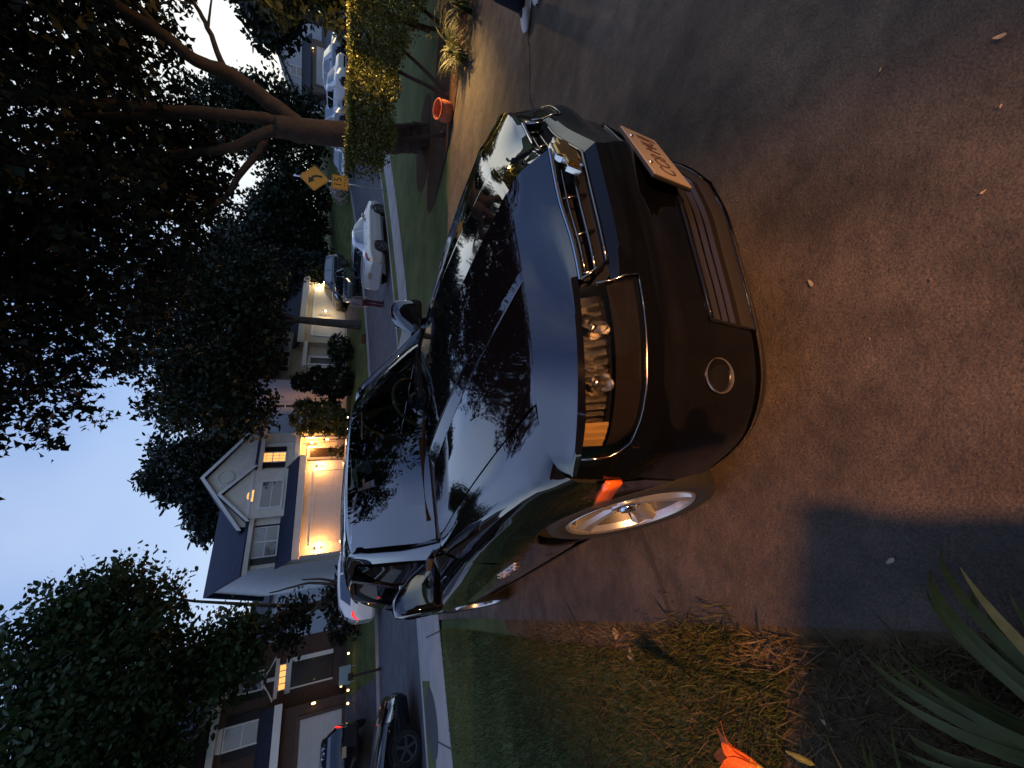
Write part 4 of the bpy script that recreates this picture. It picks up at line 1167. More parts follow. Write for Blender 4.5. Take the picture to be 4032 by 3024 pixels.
# garage wing with skirt roof
gx0, gx1 = lx(6.6), lx(12.62); gtop = lz(3.35)
b = MB(); b.span((gx0, 0, -1.2), (gx1, y2 + .1, gtop)); b.build('garage_wall', M['cream'], h)
b = MB(); sk0, sk1 = mp(6.14, 4.40, 28.2)[1], lz(3.62)
b.prism([(gx0 - .25, -.35, sk1), (gx1 + .3, -.35, sk1), (gx1 + .1, y2 + .02, sk0), (gx0 - .25, y2 + .02, sk0)], (0, 0, .1)); b.build('roof', M['blue_roof'], h)
b = MB(); b.span((gx0 - .25, -.40, lz(3.28)), (gx1 + .3, -.34, lz(3.66))); b.span((gx0 - .25, -.35, lz(3.28)), (gx1 + .3, .02, lz(3.31))); b.span((gx0, -.03, lz(2.98)), (gx1, .0, lz(3.27))); b.build('fascia', M['trim'], h)
b = MB(); b.prism([(gx0 - .012, -.30, gtop - .02), (gx0 - .012, y2, gtop - .02), (gx0 - .012, y2, sk0 - .02), (gx0 - .012, -.30, sk1 + .02)], (.03, 0, 0)); b.span((gx0 - .01, .0, -1.2), (gx0 + .01, y2, gtop)); b.build('garage_side', M['white_siding'], h)
garage_door(h, lx(7.25), lx(11.9), lz(.62), lz(2.68), -.0, M['garage'])
door(h, *(lambda a, c: (a, c, lz(1.45), mp(12.9, 3.12, 28.2)[1]))(mp(12.78, 0, 28.2)[0] + .1, mp(13.42, 0, 28.2)[0] + .16), y2 - .06, M['door_brown'], w=.16)
b = MB(); px = mp(14.3, 0, 27.7)[0]; pz = mp(14.3, 4.02, 27.7)[1]
b.span((gx1 + .02, .35, pz - .32), (px + .3, y2, pz)); b.span((px, .42, -.6), (px + .16, .58, pz - .32)); b.build('porch_canopy', M['white_trim'], h)
b = MB(); 
for k in range(4): b.span((gx1 + .12, .15 + .26 * k, -.6), (px + .25, y2 - .07, lz(.62) + .21 * (k + 1)))
b.build('porch_step', M['concrete'], h)
coach_lamp(h, (lx(6.92), -.16, lz(2.32)), 160, col=(1, .43, .12))
coach_lamp(h, (lx(12.25), -.16, lz(2.48)), 160, col=(1, .43, .12))
coach_lamp(h, (px - .18, .9, mp(13.9, 3.08, 27.8)[1]), 200, col=(1, .40, .09))
b = MB(); b.tube([(lx(14.6), y2 - .12, eL - .4), (lx(14.6) + .1, y2 - .1, -.4)], .05, 8); b.build('downspout', M['white_trim'], h, True)

# ---- brown brick house at the left
Ls, Lt = -4.0, 27.2; Lz = .55
q = house('brick_house', Ls, Lt, Lz, 'dark brown brick house with arched upper window and white door surround at the left edge')
def bp_(s, z, t=27.2): k = t / 26.; return s * k - Ls, 1.385 + (z - 1.385) * k - Lz
x0 = -7.0; x1 = bp_(2.4, 0)[0]; ze = bp_(0, 6.15)[1]; zrr = ze + 2.6
b = MB(); b.span((x0, 0, -1.2), (x1, 8, ze)); b.build('wall', M['brown_brick'], q)
gable_roof_x('roof', q, x0, x1, 0, 8, ze, zrr, M['blue_roof'])
b = MB(); b.span((x0 - .3, -.36, ze - .32), (x1 + .32, -.30, ze - .06)); b.span((x0 - .3, -.3, ze - .32), (x1 + .3, 0, ze - .29)); b.build('fascia', M['white_trim'], q)
gx, gzz = bp_(-1.06, 7.0); hw = bp_(.30, 0)[0] - gx + .1; gel = bp_(0, 6.05)[1]
gx -= .15
b = MB(); b.prism([(gx - hw, -.08, -1.2), (gx + hw, -.08, -1.2), (gx + hw, -.08, gel), (gx, -.08, gzz - .08), (gx - hw, -.08, gel)], (0, 2., 0)); b.build('gable_wall', M['brown_brick'], q)
gable_roof_y('roof', q, gx - hw, gx + hw, -.08, 4, gel, gzz, M['blue_roof'])
rake(q, gx - hw, gx + hw, -.38, gel, gzz, M['white_trim'], .2)
# upper windows
a = bp_(.58, 5.74); c = bp_(1.26, 4.38)
window(q, a[0], c[0], c[1], a[1], 0, M['pane_blind'], shutters=.34, low=M['pane_dark'], nz=2)
a = bp_(-1.34, 5.55); c = bp_(-.60, 4.26)
window(q, a[0], c[0], c[1], a[1], -.08, M['pane_blind'], shutters=.34, low=M['pane_dark'], nz=2)
cx_ = (a[0] + c[0]) / 2; cr = (c[0] - a[0]) / 2 + .07
b = MB(); b.prism([(cx_ + cr * math.cos(k), -.12, a[1] + .10 + cr * 1.05 * math.sin(k)) for k in np.linspace(0, PI, 18)], (0, .05, 0)); b.build('arched_panel', M['white_trim'], q)
# front door with transom and swan-neck head
a = bp_(.32, 3.16); c = bp_(1.34, 1.30)
door(q, a[0], c[0], c[1], a[1], 0, M['door_black'], w=.20)
b = MB(); b.span((a[0], -.03, a[1] + .25), (c[0], .01, a[1] + .52)); tr_ = b.build('transom', M['pane_lit'], q)
b = MB()
for k in range(5): xx = a[0] + (c[0] - a[0]) * k / 4; b.span((xx - .02, -.05, a[1] + .23), (xx + .02, -.02, a[1] + .54))
b.build('glazing_bar', M['white_trim'], tr_)
b = MB(); xm = (a[0] + c[0]) / 2; zt = a[1] + .55
b.span((a[0] - .3, -.14, zt), (c[0] + .3, .01, zt + .16))
for sg in (-1, 1):
    P = [(xm + sg * .85, -.12, zt + .16), (xm + sg * .10, -.12, zt + .62), (xm + sg * .26, -.12, zt + .64), (xm + sg * .42, -.12, zt + .46), (xm + sg * .95, -.12, zt + .20)]
    b.prism(P, (0, .11, 0))
b.span((xm - .08, -.13, zt + .14), (xm + .08, -.01, zt + .50)); b.build('door_head', M['white_trim'], q)
b = MB()
for k in range(3): b.span((a[0] - .4, -.35 - .3 * (2 - k), -.8), (c[0] + .4, .0, c[1] - .34 + .15 * k))
b.build('porch_step', M['brown_brick'], q)
# garage wing
g0 = bp_(-5.2, 0, 26.6)[0]; g1 = bp_(-.45, 3.4, 26.6)
b = MB(); b.span((g0, -.75, -1.2), (g1[0], .0, g1[1] + .1)); b.build('garage_wall', M['brown_brick'], q)
b = MB(); b.prism([(g0 - .2, -1.1, g1[1] + .25), (g1[0] + .25, -1.1, g1[1] + .25), (g1[0] + .1, -.05, g1[1] + .95), (g0 - .2, -.05, g1[1] + .95)], (0, 0, .1)); b.build('roof', M['blue_roof'], q)
b = MB(); b.span((g0 - .2, -1.14, g1[1] - .02), (g1[0] + .25, -1.09, g1[1] + .30)); b.build('fascia', M['white_trim'], q)
t_ = bp_(-1.02, 2.64, 26.6)
garage_door(q, bp_(-4.9, 0, 26.6)[0], t_[0], bp_(0, .85, 26.6)[1], t_[1], -.75, M['garage_grey'], M['door_brown'])
b = MB(); p_ = bp_(-.52, 2.1, 26.4); coach_lamp(q, (p_[0], -.92, p_[1]), 1.2, 'bulb_small')

# ---- beige house with two garage lamps, beyond the shrubs
Bs, Bt, Bz = 18.63, 26.0, .95
e = house('beige_house', Bs, Bt, Bz, 'beige house with wide pale garage door lit by two lamps, behind the street tree')
def ex(s): return s - Bs
def ez(z): return z - Bz
b = MB(); b.span((0, 0, -1.5), (ex(23.2), 8, ez(6.75))); b.build('wall', M['beige'], e)
b = MB(); b.prism([(-.012, .0, -1.5), (-.012, 0, ez(6.75)), (-.012, 4, ez(9.0)), (-.012, 8.2, ez(6.75)), (-.012, 8.2, -1.5)], (.03, 0, 0)); b.build('gable_wall', M['grey_side'], e)  # side wall greyed in its colour to show beige siding in shade
gable_roof_x('roof', e, 0, ex(23.2), 0, 8, ez(6.75), ez(9.05), M['dark_roof'])
b = MB(); b.span((ex(21.9), -.5, -1.5), (ex(28.7), 6, ez(4.35))); b.build('garage_wall', M['beige'], e)
gable_roof_x('roof', e, ex(21.9), ex(28.7), -.5, 6, ez(4.35), ez(6.3), M['dark_roof'], over=.35)
b = MB(); b.span((ex(21.55), -.90, ez(3.98)), (ex(29.0), -.84, ez(4.42))); b.span((ex(21.6), -.85, ez(3.98)), (ex(29.0), -.5, ez(4.0))); b.build('fascia', M['trim'], e)
garage_door(e, ex(22.7), ex(28.2), ez(1.15), ez(3.45), -.5, M['garage'], M['white_trim'])
window(e, ex(19.85), ex(20.65), ez(4.95), ez(6.3), 0, M['pane_dark'], nz=2, shutters=.34)
window(e, ex(21.25), ex(22.1), ez(5.0), ez(6.3), 0, M['pane_blind'], nz=2, shutters=.34)
door(e, ex(19.95), ex(20.75), ez(1.4), ez(3.5), 0, M['door_brown'], w=.18)
b = MB(); b.span((ex(19.6), -.6, ez(3.72)), (ex(21.9), 0, ez(4.0))); b.span((ex(19.7), -.5, -1.), (ex(19.84), -.36, ez(3.7))); b.build('porch_canopy', M['white_trim'], e)
# the narrow window in the shaded side wall
b = MB(); b.span((-.05, 3.2, ez(4.45)), (-.01, 3.75, ez(6.0))); wf = b.build('window', M['white_trim'], e)
b = MB(); b.span((-.06, 3.27, ez(4.52)), (-.04, 3.68, ez(5.22))); b.span((-.06, 3.27, ez(5.28)), (-.04, 3.68, ez(5.93))); b.build('pane', M['pane_dark'], wf)
coach_lamp(e, (ex(28.25), -.66, ez(3.28)), 55, col=(1, .78, .42)); coach_lamp(e, (ex(24.9), -1.0, ez(2.64)), 40, col=(1, .78, .42))

# ---- pale house far right, seen between trunk and lit shrub
fx, fy = 34.0, 50.0; fz = 3.3
w = thing('pale_house', (fx, fy, fz), R(-14), 'far pale house with white gable and small lit lamp beyond the pale parked cars', 'house')
b = MB(); b.span((-2.2, .6, -3), (6.5, 8, 3.2)); b.prism([(-2.2, .6, 3.2), (2.1, .6, 5.4), (6.5, .6, 3.2)], (0, 7.4, 0)); b.build('wall', M['grey_side'], w)
gable_roof_y('roof', w, -2.4, 6.7, .55, 8, 3.2, 5.5, M['dark_roof'])
b = MB(); b.span((-1.4, -1.2, -3), (3.6, .6, 1.95)); b.build('garage_wall', M['door_brown'], w)
garage_door(w, -.7, 3.0, -.5, 1.55, -1.2, M['garage_grey'], M['door_brown'])
b = MB(); b.prism([(-1.7, -1.5, 1.95), (3.9, -1.5, 1.95), (3.9, .55, 3.0), (-1.7, .55, 3.0)], (0, 0, .12)); b.build('roof', M['dark_roof'], w)
b = MB(); b.prism([(-2.26, .55, -2), (-2.26, 8, -2), (-2.26, 8, 3.2), (-2.26, 4.2, 5.6), (-2.26, .55, 3.2)], (.04, 0, 0)); b.build('gable_wall', M['white_siding'], w)
window(w, .2, 1.1, 3.05, 4.2, .6, M['pane_dark'], nz=2)
coach_lamp(w, (2.6, -1.4, 1.9), 3, 'bulb_small')
# ---- grey-blue house peeping out behind the cream house
p = P3(9.2, 44, .2)
w = thing('rear_house', p, ANG + R(10), 'blue-white house wall glimpsed behind the tree between the brick house and the cream house', 'house')
b = MB(); b.span((-6, 0, -1.5), (2.4, 8, 5.6)); b.build('wall', M['white_siding'], w)
gable_roof_x('roof', w, -6, 2.4, 0, 8, 5.6, 7.4, M['dark_roof'])
window(w, -.6, .4, 3.6, 5.0, 0, M['pane_dark'], nz=2); window(w, -4., -3., 3.6, 5.0, 0, M['pane_dark'], nz=2)
# ---- the house whose drive this is: stands unseen behind the viewer, its lamps light the drive, its height cuts skylight
n = thing('near_house', (0, 0, .04), 0, 'unseen brick house of the foreground driveway, with pale garage doors, two lamps, added sky-blocking wing', 'house')
NY = -3.6
M['near_door'] = banded('tan_garage_door', (.16, .115, .08), .55, .53, .012, noise=.04)
b = MB(); b.span((.35, NY, -.3), (9.5, NY - 6, 5.6)); b.build('wall', M['brown_brick'], n)
b = MB(); b.span((-9.5, -1.7, -.3), (-2.9, NY - 6, 5.4)); b.span((-2.88, NY - 1.4, -.3), (.33, NY - 6, 5.4)); b.build('wall', M['brown_brick'], n)  # added left wing, with its roofs, blocks skylight from behind left
b = MB(); b.prism([(-9.9, -1.1, 5.35), (-2.5, -1.1, 5.35), (-2.5, -5.4, 7.4), (-9.9, -5.4, 7.4)], (0, 0, .15)); b.build('roof', M['dark_roof'], n)
b = MB(); b.prism([(-2.48, NY - 1.0, 5.35), (-.12, NY - 1.0, 5.35), (-.12, NY - 4.2, 7.0), (-2.48, NY - 4.2, 7.0)], (0, 0, .15)); b.build('roof', M['dark_roof'], n)
def near_door(x0, x1):
    b = MB(); w_ = .14; y = NY
    b.span((x0 - w_, y, 0), (x0, y + .06, 2.15)); b.span((x1, y, 0), (x1 + w_, y + .06, 2.15)); b.span((x0 - w_, y, 2.15), (x1 + w_, y + .07, 2.3)); b.build('garage_surround', M['door_brown'], n)
    b = MB(); b.span((x0, y - .02, 0), (x1, y + .02, 2.15))
    for r_ in range(4):
        for c in range(8):
            dx = (x1 - x0) / 8; b.box((x0 + dx * (c + .5), y + .025, .27 + .535 * r_), (dx * .78, .02, .34))
    b.build('garage_door', M['near_door'], n, False, bevel=.006)
near_door(1.3, 6.2)
b = MB(); b.span((-3.0, -.95, -.3), (.10, -.68, 1.02)); b.span((-3.05, -.98, 1.02), (.12, -.66, 1.08)); b.build('shadow_wall', M['brown_brick'], n)  # low wall added out of view to cast shadow on the near left drive
def near_lamp(p, power, aim, cone, soft=.07, col=(1, .46, .17)):
    b = MB(); b.lathe([(.02, -.16), (.075, -.12), (.055, -.11)], 8, p); b.lathe([(.085, .10), (.03, .19), (.0, .21)], 8, p); b.bar(p, (p[0], NY, p[2]), .02, .02)
    l = b.build('wall_lamp', M['iron'], n)
    b = MB(); b.lathe([(0, -.10), (.045, -.07), (.055, 0), (.04, .07), (0, .10)], 12, p); g = b.build('bulb', M['bulb'], l, True)
    ld = bpy.data.lights.new('lamp_light', 'SPOT'); ld.energy = power; ld.color = col; ld.shadow_soft_size = soft; ld.spot_size = R(cone); ld.spot_blend = 1.
    lo = bpy.data.objects.new('lamp_light', ld); COL.objects.link(lo); lo.parent = n; lo.location = (p[0], p[1] + .13, p[2])
    lo.rotation_euler = (Vector(aim) - lo.location).to_track_quat('-Z', 'Y').to_euler()
near_lamp((.95, NY + .2, 3.05), 2300, (-.45, 1.45, -.1), 33); near_lamp((3.6, NY + .2, 3.05), 430, (2.15, .25, 0), 44, col=(1, .84, .64))
# ------------------------------------------------------------------ plants
M['bark_warm'] = mat('brown_tree_bark', (.058, .033, .021), .85, col2=(.030, .018, .012), scale=7, bump=.9, bscale=22, bdist=.02)
M['bark_dark'] = mat('dark_tree_bark', (.05, .038, .030), .9, noise=.4, scale=6, bump=.8, bscale=20, bdist=.03)
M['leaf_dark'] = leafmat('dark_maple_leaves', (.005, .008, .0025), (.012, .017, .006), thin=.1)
M['leaf_mid'] = leafmat('mid_green_leaves', (.007, .014, .006), (.019, .030, .012), thin=.12)
M['leaf_green'] = leafmat('dusky_green_leaves', (.013, .027, .009), (.040, .068, .022), thin=.2)
M['leaf_pine'] = leafmat('blue_green_needles', (.009, .015, .012), (.022, .033, .026), thin=.1)
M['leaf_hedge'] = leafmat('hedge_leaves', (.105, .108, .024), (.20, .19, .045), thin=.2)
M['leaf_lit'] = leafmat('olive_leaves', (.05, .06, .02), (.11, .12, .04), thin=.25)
M['grass_blade'] = leafmat('grass_blades', (.055, .075, .022), (.115, .13, .042), thin=.3)
M['dry_grass'] = leafmat('dry_grass_blades', (.12, .085, .038), (.20, .14, .065), thin=.2)
M['strap'] = leafmat('strap_leaves', (.060, .068, .014), (.105, .108, .026), thin=.25)
M['strap_pale'] = leafmat('pale_strap_leaves', (.075, .09, .028), (.17, .175, .065), thin=.25)

def rand_rot(n, flat=0.):
    """n random orthonormal frames (u, v); flat>0 pulls leaf planes towards horizontal"""
    nrm = rng.normal(size=(n, 3)); nrm[:, 2] += flat * np.sign(nrm[:, 2] + 1e-9)
    nrm /= np.linalg.norm(nrm, axis=1, keepdims=True)
    a = rng.normal(size=(n, 3)); u = a - (a * nrm).sum(1, keepdims=True) * nrm; u /= np.linalg.norm(u, axis=1, keepdims=True)
    return u, np.cross(nrm, u), nrm
LEAF = np.array([(0, 0), (.28, .30), (.75, .24), (1.05, 0), (.72, -.26), (.30, -.28)])
MAPLE = np.array([(0, 0), (.25, .50), (.52, .22), (1.05, 0), (.50, -.24), (.22, -.48)])
NEEDLE = np.array([(0, 0), (.3, .07), (.8, .06), (1., 0), (.8, -.06), (.3, -.07)])
def leaves(name, pts, size, m, parent=None, shape=LEAF, flat=.4, jitter=.5, droop=0., dirs=None):
    n = len(pts); u, v, w = rand_rot(n, flat)
    if dirs is not None:
        u = dirs + rng.normal(size=(n, 3)) * .35; u /= np.linalg.norm(u, axis=1, keepdims=True)
        a = rng.normal(size=(n, 3)); v = np.cross(u, a); v /= np.linalg.norm(v, axis=1, keepdims=True); w = np.cross(u, v)
    if droop: u[:, 2] -= droop; u /= np.linalg.norm(u, axis=1, keepdims=True)
    s = size * (1 + rng.uniform(-jitter, jitter, n))[:, None]
    k = len(shape); V = np.empty((n, k, 3))
    for i, (a, b) in enumerate(shape):
        V[:, i] = pts + u * a * s + v * b * s + w * (abs(b) * .35) * s
    return raw_mesh(name, V, np.arange(n * k), m, parent, k)
def ball(n):
    d = rng.normal(size=(n, 3)); d /= np.linalg.norm(d, axis=1, keepdims=True)
    return d * rng.uniform(0, 1, (n, 1)) ** .45
def clusters(blobs, n_cl, per, spread, shell=.45, flatten=.75, clip=None):
    """points gathered in sprays through a set of ellipsoids (centre, radii, weight)"""
    wts = np.array([b[2] if len(b) > 2 else b[1][0] * b[1][1] * b[1][2] for b in blobs], float); wts /= wts.sum()
    idx = rng.choice(len(blobs), n_cl, p=wts)
    C = np.array([b[0] for b in blobs], float)[idx]; Rr = np.array([b[1] for b in blobs], float)[idx]
    d = rng.normal(size=(n_cl, 3)); d /= np.linalg.norm(d, axis=1, keepdims=True)
    r = rng.uniform(shell, 1, n_cl)[:, None] ** .6
    c = C + d * r * Rr
    if clip is not None: c = c[clip(c)]
    k = len(c)
    p = np.repeat(c, per, 0) + ball(k * per) * spread * 1.7 * np.array([1, 1, flatten])
    return p, c
def limb(b, pts, r0, r1, n=9, sub=5):
    P = catmull(np.array(pts, float), sub); k = len(P)
    P[1:-1] += rng.normal(0, .012, (k - 2, 3)) * min(1, r0 * 5)
    rad = [r0 + (r1 - r0) * (i / (k - 1)) ** .8 for i in range(k)]
    b.tube(P, rad, n)
    return P
def tree(name, label, base, blobs, n_cl, per, spread, size, leaf, bark, trunk_h, r0, limbs=7, group=None, shape=LEAF, flatten=.75, shell=.45, lean=(0, 0), droop=0., cat='tree', flat=.4):
    base = Vector(base)
    t = thing(name, base, 0, label, cat, group)
    bl = [(np.array(c) - np.array(base), r, *x) for c, r, *x in blobs]
    p, c = clusters(bl, n_cl, per, spread, shell, flatten)
    b = MB()
    cen = sum((np.array(q[0]) for q in bl)) / len(bl)
    top = np.array([lean[0], lean[1], trunk_h])
    limb(b, [(0, 0, -.3), (lean[0] * .3, lean[1] * .3, trunk_h * .35), tuple(top)], r0 * 1.15, r0 * .72)
    far = c[rng.choice(len(c), min(limbs, len(c)), replace=False)]
    for f in far:
        mid = top * .5 + f * .5 + np.array([0, 0, .08 * np.linalg.norm(f - top)])
        limb(b, [tuple(top * rng.uniform(.75, 1.)), tuple(mid), tuple(f)], r0 * .42, r0 * .07, 6, 4)
    b.build('trunk', bark, t, True)
    leaves('crown', p, size, leaf, t, shape, flat, droop=droop)
    return t

# ---- the big many-stemmed tree at the right: trunk and limbs follow the photo
bt = thing('maple_tree', (5.82, 9.5, gz(5.82, 9.5)), 0, 'big dark-canopied tree whose thick warm-lit trunk forks above the hedge', 'tree')
b0 = np.array([5.82, 9.5, gz(5.82, 9.5)])
b = MB()
def L_(pts, r0, r1, n=12): limb(b, [np.array(p) - b0 for p in pts], r0 * .86, r1 * .8, n)
L_([(5.95, 9.5, -.6), (5.84, 9.5, -.2), (5.70, 9.5, .2), (5.60, 9.5, .6), (5.46, 9.5, 1.31), (5.32, 9.5, 2.04), (5.24, 9.5, 2.55), (5.22, 9.5, 2.8)], .42, .25, 16)
for a, ln in ((0.3, .9), (2.0, .8), (3.3, 1.0), (4.6, .8)):
    L_([(5.80, 9.5, .10), (5.85 + .35 * ln * math.cos(a), 9.5 + .35 * ln * math.sin(a), -.26), (5.9 + .7 * ln * math.cos(a), 9.5 + .7 * ln * math.sin(a), -.48)], .20, .07, 8)
L_([(5.28, 9.5, 2.2), (5.62, 9.5, 2.78), (5.86, 9.3, 3.44), (5.78, 9.0, 4.0), (5.89, 8.7, 4.45), (6.0, 8.4, 5.2), (6.3, 7.9, 6.4), (6.6, 7.6, 7.6)], .21, .05)
L_([(5.86, 9.28, 3.40), (5.96, 9.2, 3.62), (6.65, 9.3, 3.9), (7.2, 9.4, 4.2), (8.2, 9.4, 4.9)], .085, .03, 8)
L_([(6.65, 9.3, 3.9), (7.1, 9.25, 3.85), (7.6, 9.2, 3.8)], .03, .012, 6)
L_([(5.28, 9.5, 2.4), (5.32, 9.5, 2.75), (5.22, 9.4, 3.16), (4.99, 9.2, 3.79), (4.7, 9.0, 4.59), (4.27, 8.6, 5.46), (3.9, 8.2, 6.4), (3.6, 7.6, 7.6)], .17, .05)
L_([(4.97, 9.2, 3.79), (4.55, 9.3, 5.2), (4.35, 9.4, 5.9), (4.01, 9.5, 6.9), (3.8, 9.6, 8)], .10, .04)
L_([(5.26, 9.5, 2.45), (5.06, 9.5, 2.9), (4.66, 9.6, 3.47), (4.50, 9.7, 3.9), (4.33, 9.9, 4.63), (4.07, 10.0, 5.41), (3.87, 10.2, 6.43), (3.6, 10.4, 7.6)], .15, .05)
L_([(4.40, 9.85, 4.2), (4.12, 9.8, 4.7), (3.66, 9.5, 5.87), (3.4, 9.2, 6.9)], .085, .035)
L_([(4.95, 9.55, 2.95), (4.68, 9.6, 3.06), (4.14, 9.7, 3.41), (3.75, 9.9, 3.65), (3.34, 10.1, 4.11), (2.67, 10.4, 4.88), (2.0, 10.8, 5.6)], .10, .03, 8)
L_([(5.9, 8.7, 4.4), (6.6, 8.2, 5.2), (7.5, 7.6, 5.9)], .07, .02, 8)
L_([(4.4, 8.7, 5.2), (3.4, 7.6, 6.0), (2.2, 6.4, 6.7), (.8, 5.2, 7.3)], .07, .02, 8)
L_([(3.7, 9.6, 5.8), (2.2, 9.0, 6.5), (.4, 8.4, 7.1), (-1.2, 8.0, 7.5)], .06, .02, 8)
b.build('trunk', M['bark_warm'], bt, True)
holes = [((6.75, 9.3, 3.35), 1.0), ((6.3, 9.2, 2.9), .7), ((7.6, 9.4, 3.5), .9)]
def clipc(c):
    c = c + b0
    k = np.ones(len(c), bool)
    for h_, r_ in holes: k &= np.linalg.norm((c - np.array(h_)) * np.array([1, .35, 1]), axis=1) > r_
    # keep leaves above a hanging lower surface
    low = 4.25 + .10 * (c[:, 1] - 9.5) + .12 * np.maximum(0, 3.2 - c[:, 0]) + .55 * np.maximum(0, 6.2 - c[:, 1]) * .6 - .95 * np.exp(-((c[:, 0] - 4.3) / 1.1) ** 2) * (c[:, 1] > 9.2)
    k &= c[:, 2] > low + .5 * np.sin(c[:, 0] * 2.1) * np.cos(c[:, 1] * 1.7)
    return k
bl = [(np.array(c) - b0, r, w_) for c, r, w_ in (((4.2, 9.6, 6.6), (4.6, 4.2, 2.6), 10), ((.8, 8.8, 7.6), (3.4, 3.8, 2.0), 5.5), ((7.6, 8.6, 6.4), (2.8, 3.2, 2.4), 4.5), ((3.4, 5.6, 8.0), (4.2, 2.6, 1.8), 2.4), ((4.3, 10.4, 4.4), (1.5, .9, .9), .9), ((3.0, 12.6, 6.8), (4.6, 3.0, 2.6), 4.5), ((4.0, 10.0, 9.5), (4.5, 4.5, 2.0), 3), ((-1.6, 7.2, 8.2), (2.0, 2.6, 1.4), 2.2))]
p, c = clusters(bl, 3900, 22, .20, .15, .8, clipc)
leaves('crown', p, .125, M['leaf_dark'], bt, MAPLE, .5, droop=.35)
# low sprays hanging at the far left and right of the canopy
# ---- other trees
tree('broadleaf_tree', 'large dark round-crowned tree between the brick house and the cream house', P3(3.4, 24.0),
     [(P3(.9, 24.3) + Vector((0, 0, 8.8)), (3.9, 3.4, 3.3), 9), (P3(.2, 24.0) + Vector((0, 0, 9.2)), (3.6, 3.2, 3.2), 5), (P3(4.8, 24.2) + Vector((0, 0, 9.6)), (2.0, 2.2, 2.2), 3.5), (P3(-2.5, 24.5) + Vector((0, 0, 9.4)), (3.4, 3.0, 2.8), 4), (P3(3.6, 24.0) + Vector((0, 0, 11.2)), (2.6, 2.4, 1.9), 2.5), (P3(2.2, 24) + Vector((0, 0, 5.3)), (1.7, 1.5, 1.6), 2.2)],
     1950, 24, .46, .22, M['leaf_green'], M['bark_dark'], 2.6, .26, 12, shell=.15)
# leaning bare stems of that tree's neighbour
b = MB(); t = thing('leaning_tree', P3(3.9, 22.6), 0, 'small leaning tree with crooked dark stems in the gap beside the brick house', 'tree'); 
for e_ in (((-.3, 0, 1.2), (-1.0, .3, 2.2), (-2.2, .5, 3.4)), ((.1, 0, 1.4), (.3, .1, 2.6), (.1, .2, 4.2)), ((-.1, .1, 1.0), (-.6, .2, 1.9), (-1.5, .4, 2.5)), ((.05, 0, 1.0), (.35, .2, 2.0), (.45, .3, 2.9))):
    limb(b, [(0, 0, -.2), *e_], .12, .03, 7)
b.build('trunk', M['bark_dark'], t, True)
p, c = clusters([((-1.7, .3, 3.2), (1.5, 1.2, 1.0), 3), ((-.6, 0, 1.2), (1.1, 1.0, .8), 2), ((-1.2, 0, .5), (1.3, .8, .6), 1)], 130, 16, .24, .2)
leaves('crown', p, .20, M['leaf_dark'], t)
tree('conifer_tree', 'tall feathery conifer standing behind the cream house gable', P3(18.6, 44, 0),
     [(P3(18.0, 44) + Vector((0, 0, 9.5)), (4.6, 3.5, 4.4), 8), (P3(20.2, 44) + Vector((0, 0, 14.2)), (3.0, 2.8, 3.2), 4), (P3(15.6, 44) + Vector((0, 0, 11.5)), (2.6, 2.0, 2.0), 2), (P3(21.5, 44) + Vector((0, 0, 9)), (4.0, 3.0, 4.0), 3)],
     950, 20, .5, .62, M['leaf_pine'], M['bark_dark'], 6, .4, 8, shape=NEEDLE * np.array([1, 2.6]), droop=.3)
# street tree with the dark straight trunk in front of the beige house
tree('street_tree', 'street tree with straight dark trunk standing before the beige garage', P3(21.2, 22.4),
     [(P3(20.2, 22.6) + Vector((0, 0, 7.4)), (4.2, 3.4, 2.9), 7), (P3(16.2, 23) + Vector((0, 0, 8.4)), (3.4, 3.0, 2.7), 5), (P3(24.4, 22.6) + Vector((0, 0, 7.6)), (3.6, 3.0, 2.9), 5), (P3(20.5, 22) + Vector((0, 0, 10.5)), (5.0, 3.4, 2.6), 5), (P3(15.0, 24.3) + Vector((0, 0, 6.2)), (1.6, 1.6, 2.0), 1.5)],
     1500, 22, .42, .26, M['leaf_mid'], M['bark_dark'], 4.4, .33, 10, shell=.2)
tree('spruce_tree', 'blue-green spruce beside the beige garage, left of the yellow sign', P3(30.5, 27.0),
     [(P3(30.5, 27) + Vector((0, 0, 3.0)), (2.8, 2.6, 2.4), 5), (P3(30.3, 27) + Vector((0, 0, 5.6)), (2.2, 2.0, 2.2), 4), (P3(30.3, 27) + Vector((0, 0, 8.0)), (1.4, 1.4, 2.2), 2.4)],
     620, 22, .30, .42, M['leaf_pine'], M['bark_dark'], 4, .3, 4, shape=NEEDLE * np.array([1, 2.2]), droop=.5)
for k, (s, t, hgt, wd, lb) in enumerate(((34, 31, 12.5, 5.4, 'dark tree behind the spruce, its crown above the yellow sign'), (27.5, 36, 13., 6.0, 'tall dark tree behind the beige house roof'), (41, 33, 12., 6.0, 'dark tree filling the gap right of the yellow sign'), (48.5, 22.4, 13., 3.6, 'dark broad tree behind the forked trunk'), (22, 38, 15.5, 5.5, 'tallest dark tree behind the beige house'), (40.5, 28.5, 7.6, 5.2, 'low dark bushy tree straight behind the yellow diamond sign'))):
    z0 = P3(s, t)
    tree('broadleaf_tree', lb, z0, [(z0 + Vector((0, 0, hgt * .62)), (wd, wd * .8, hgt * .40), 5), (z0 + Vector((wd * .5, 0, hgt * .42)), (wd * .8, wd * .7, hgt * .38), 3), (z0 + Vector((-wd * .5, 0, hgt * .40)), (wd * .8, wd * .7, hgt * .36), 3)], 950, 20, .55, .36, M['leaf_mid'] if k % 2 else M['leaf_dark'], M['bark_dark'], hgt * .4, .35, 6, group='dark trees behind the houses', shell=.3)
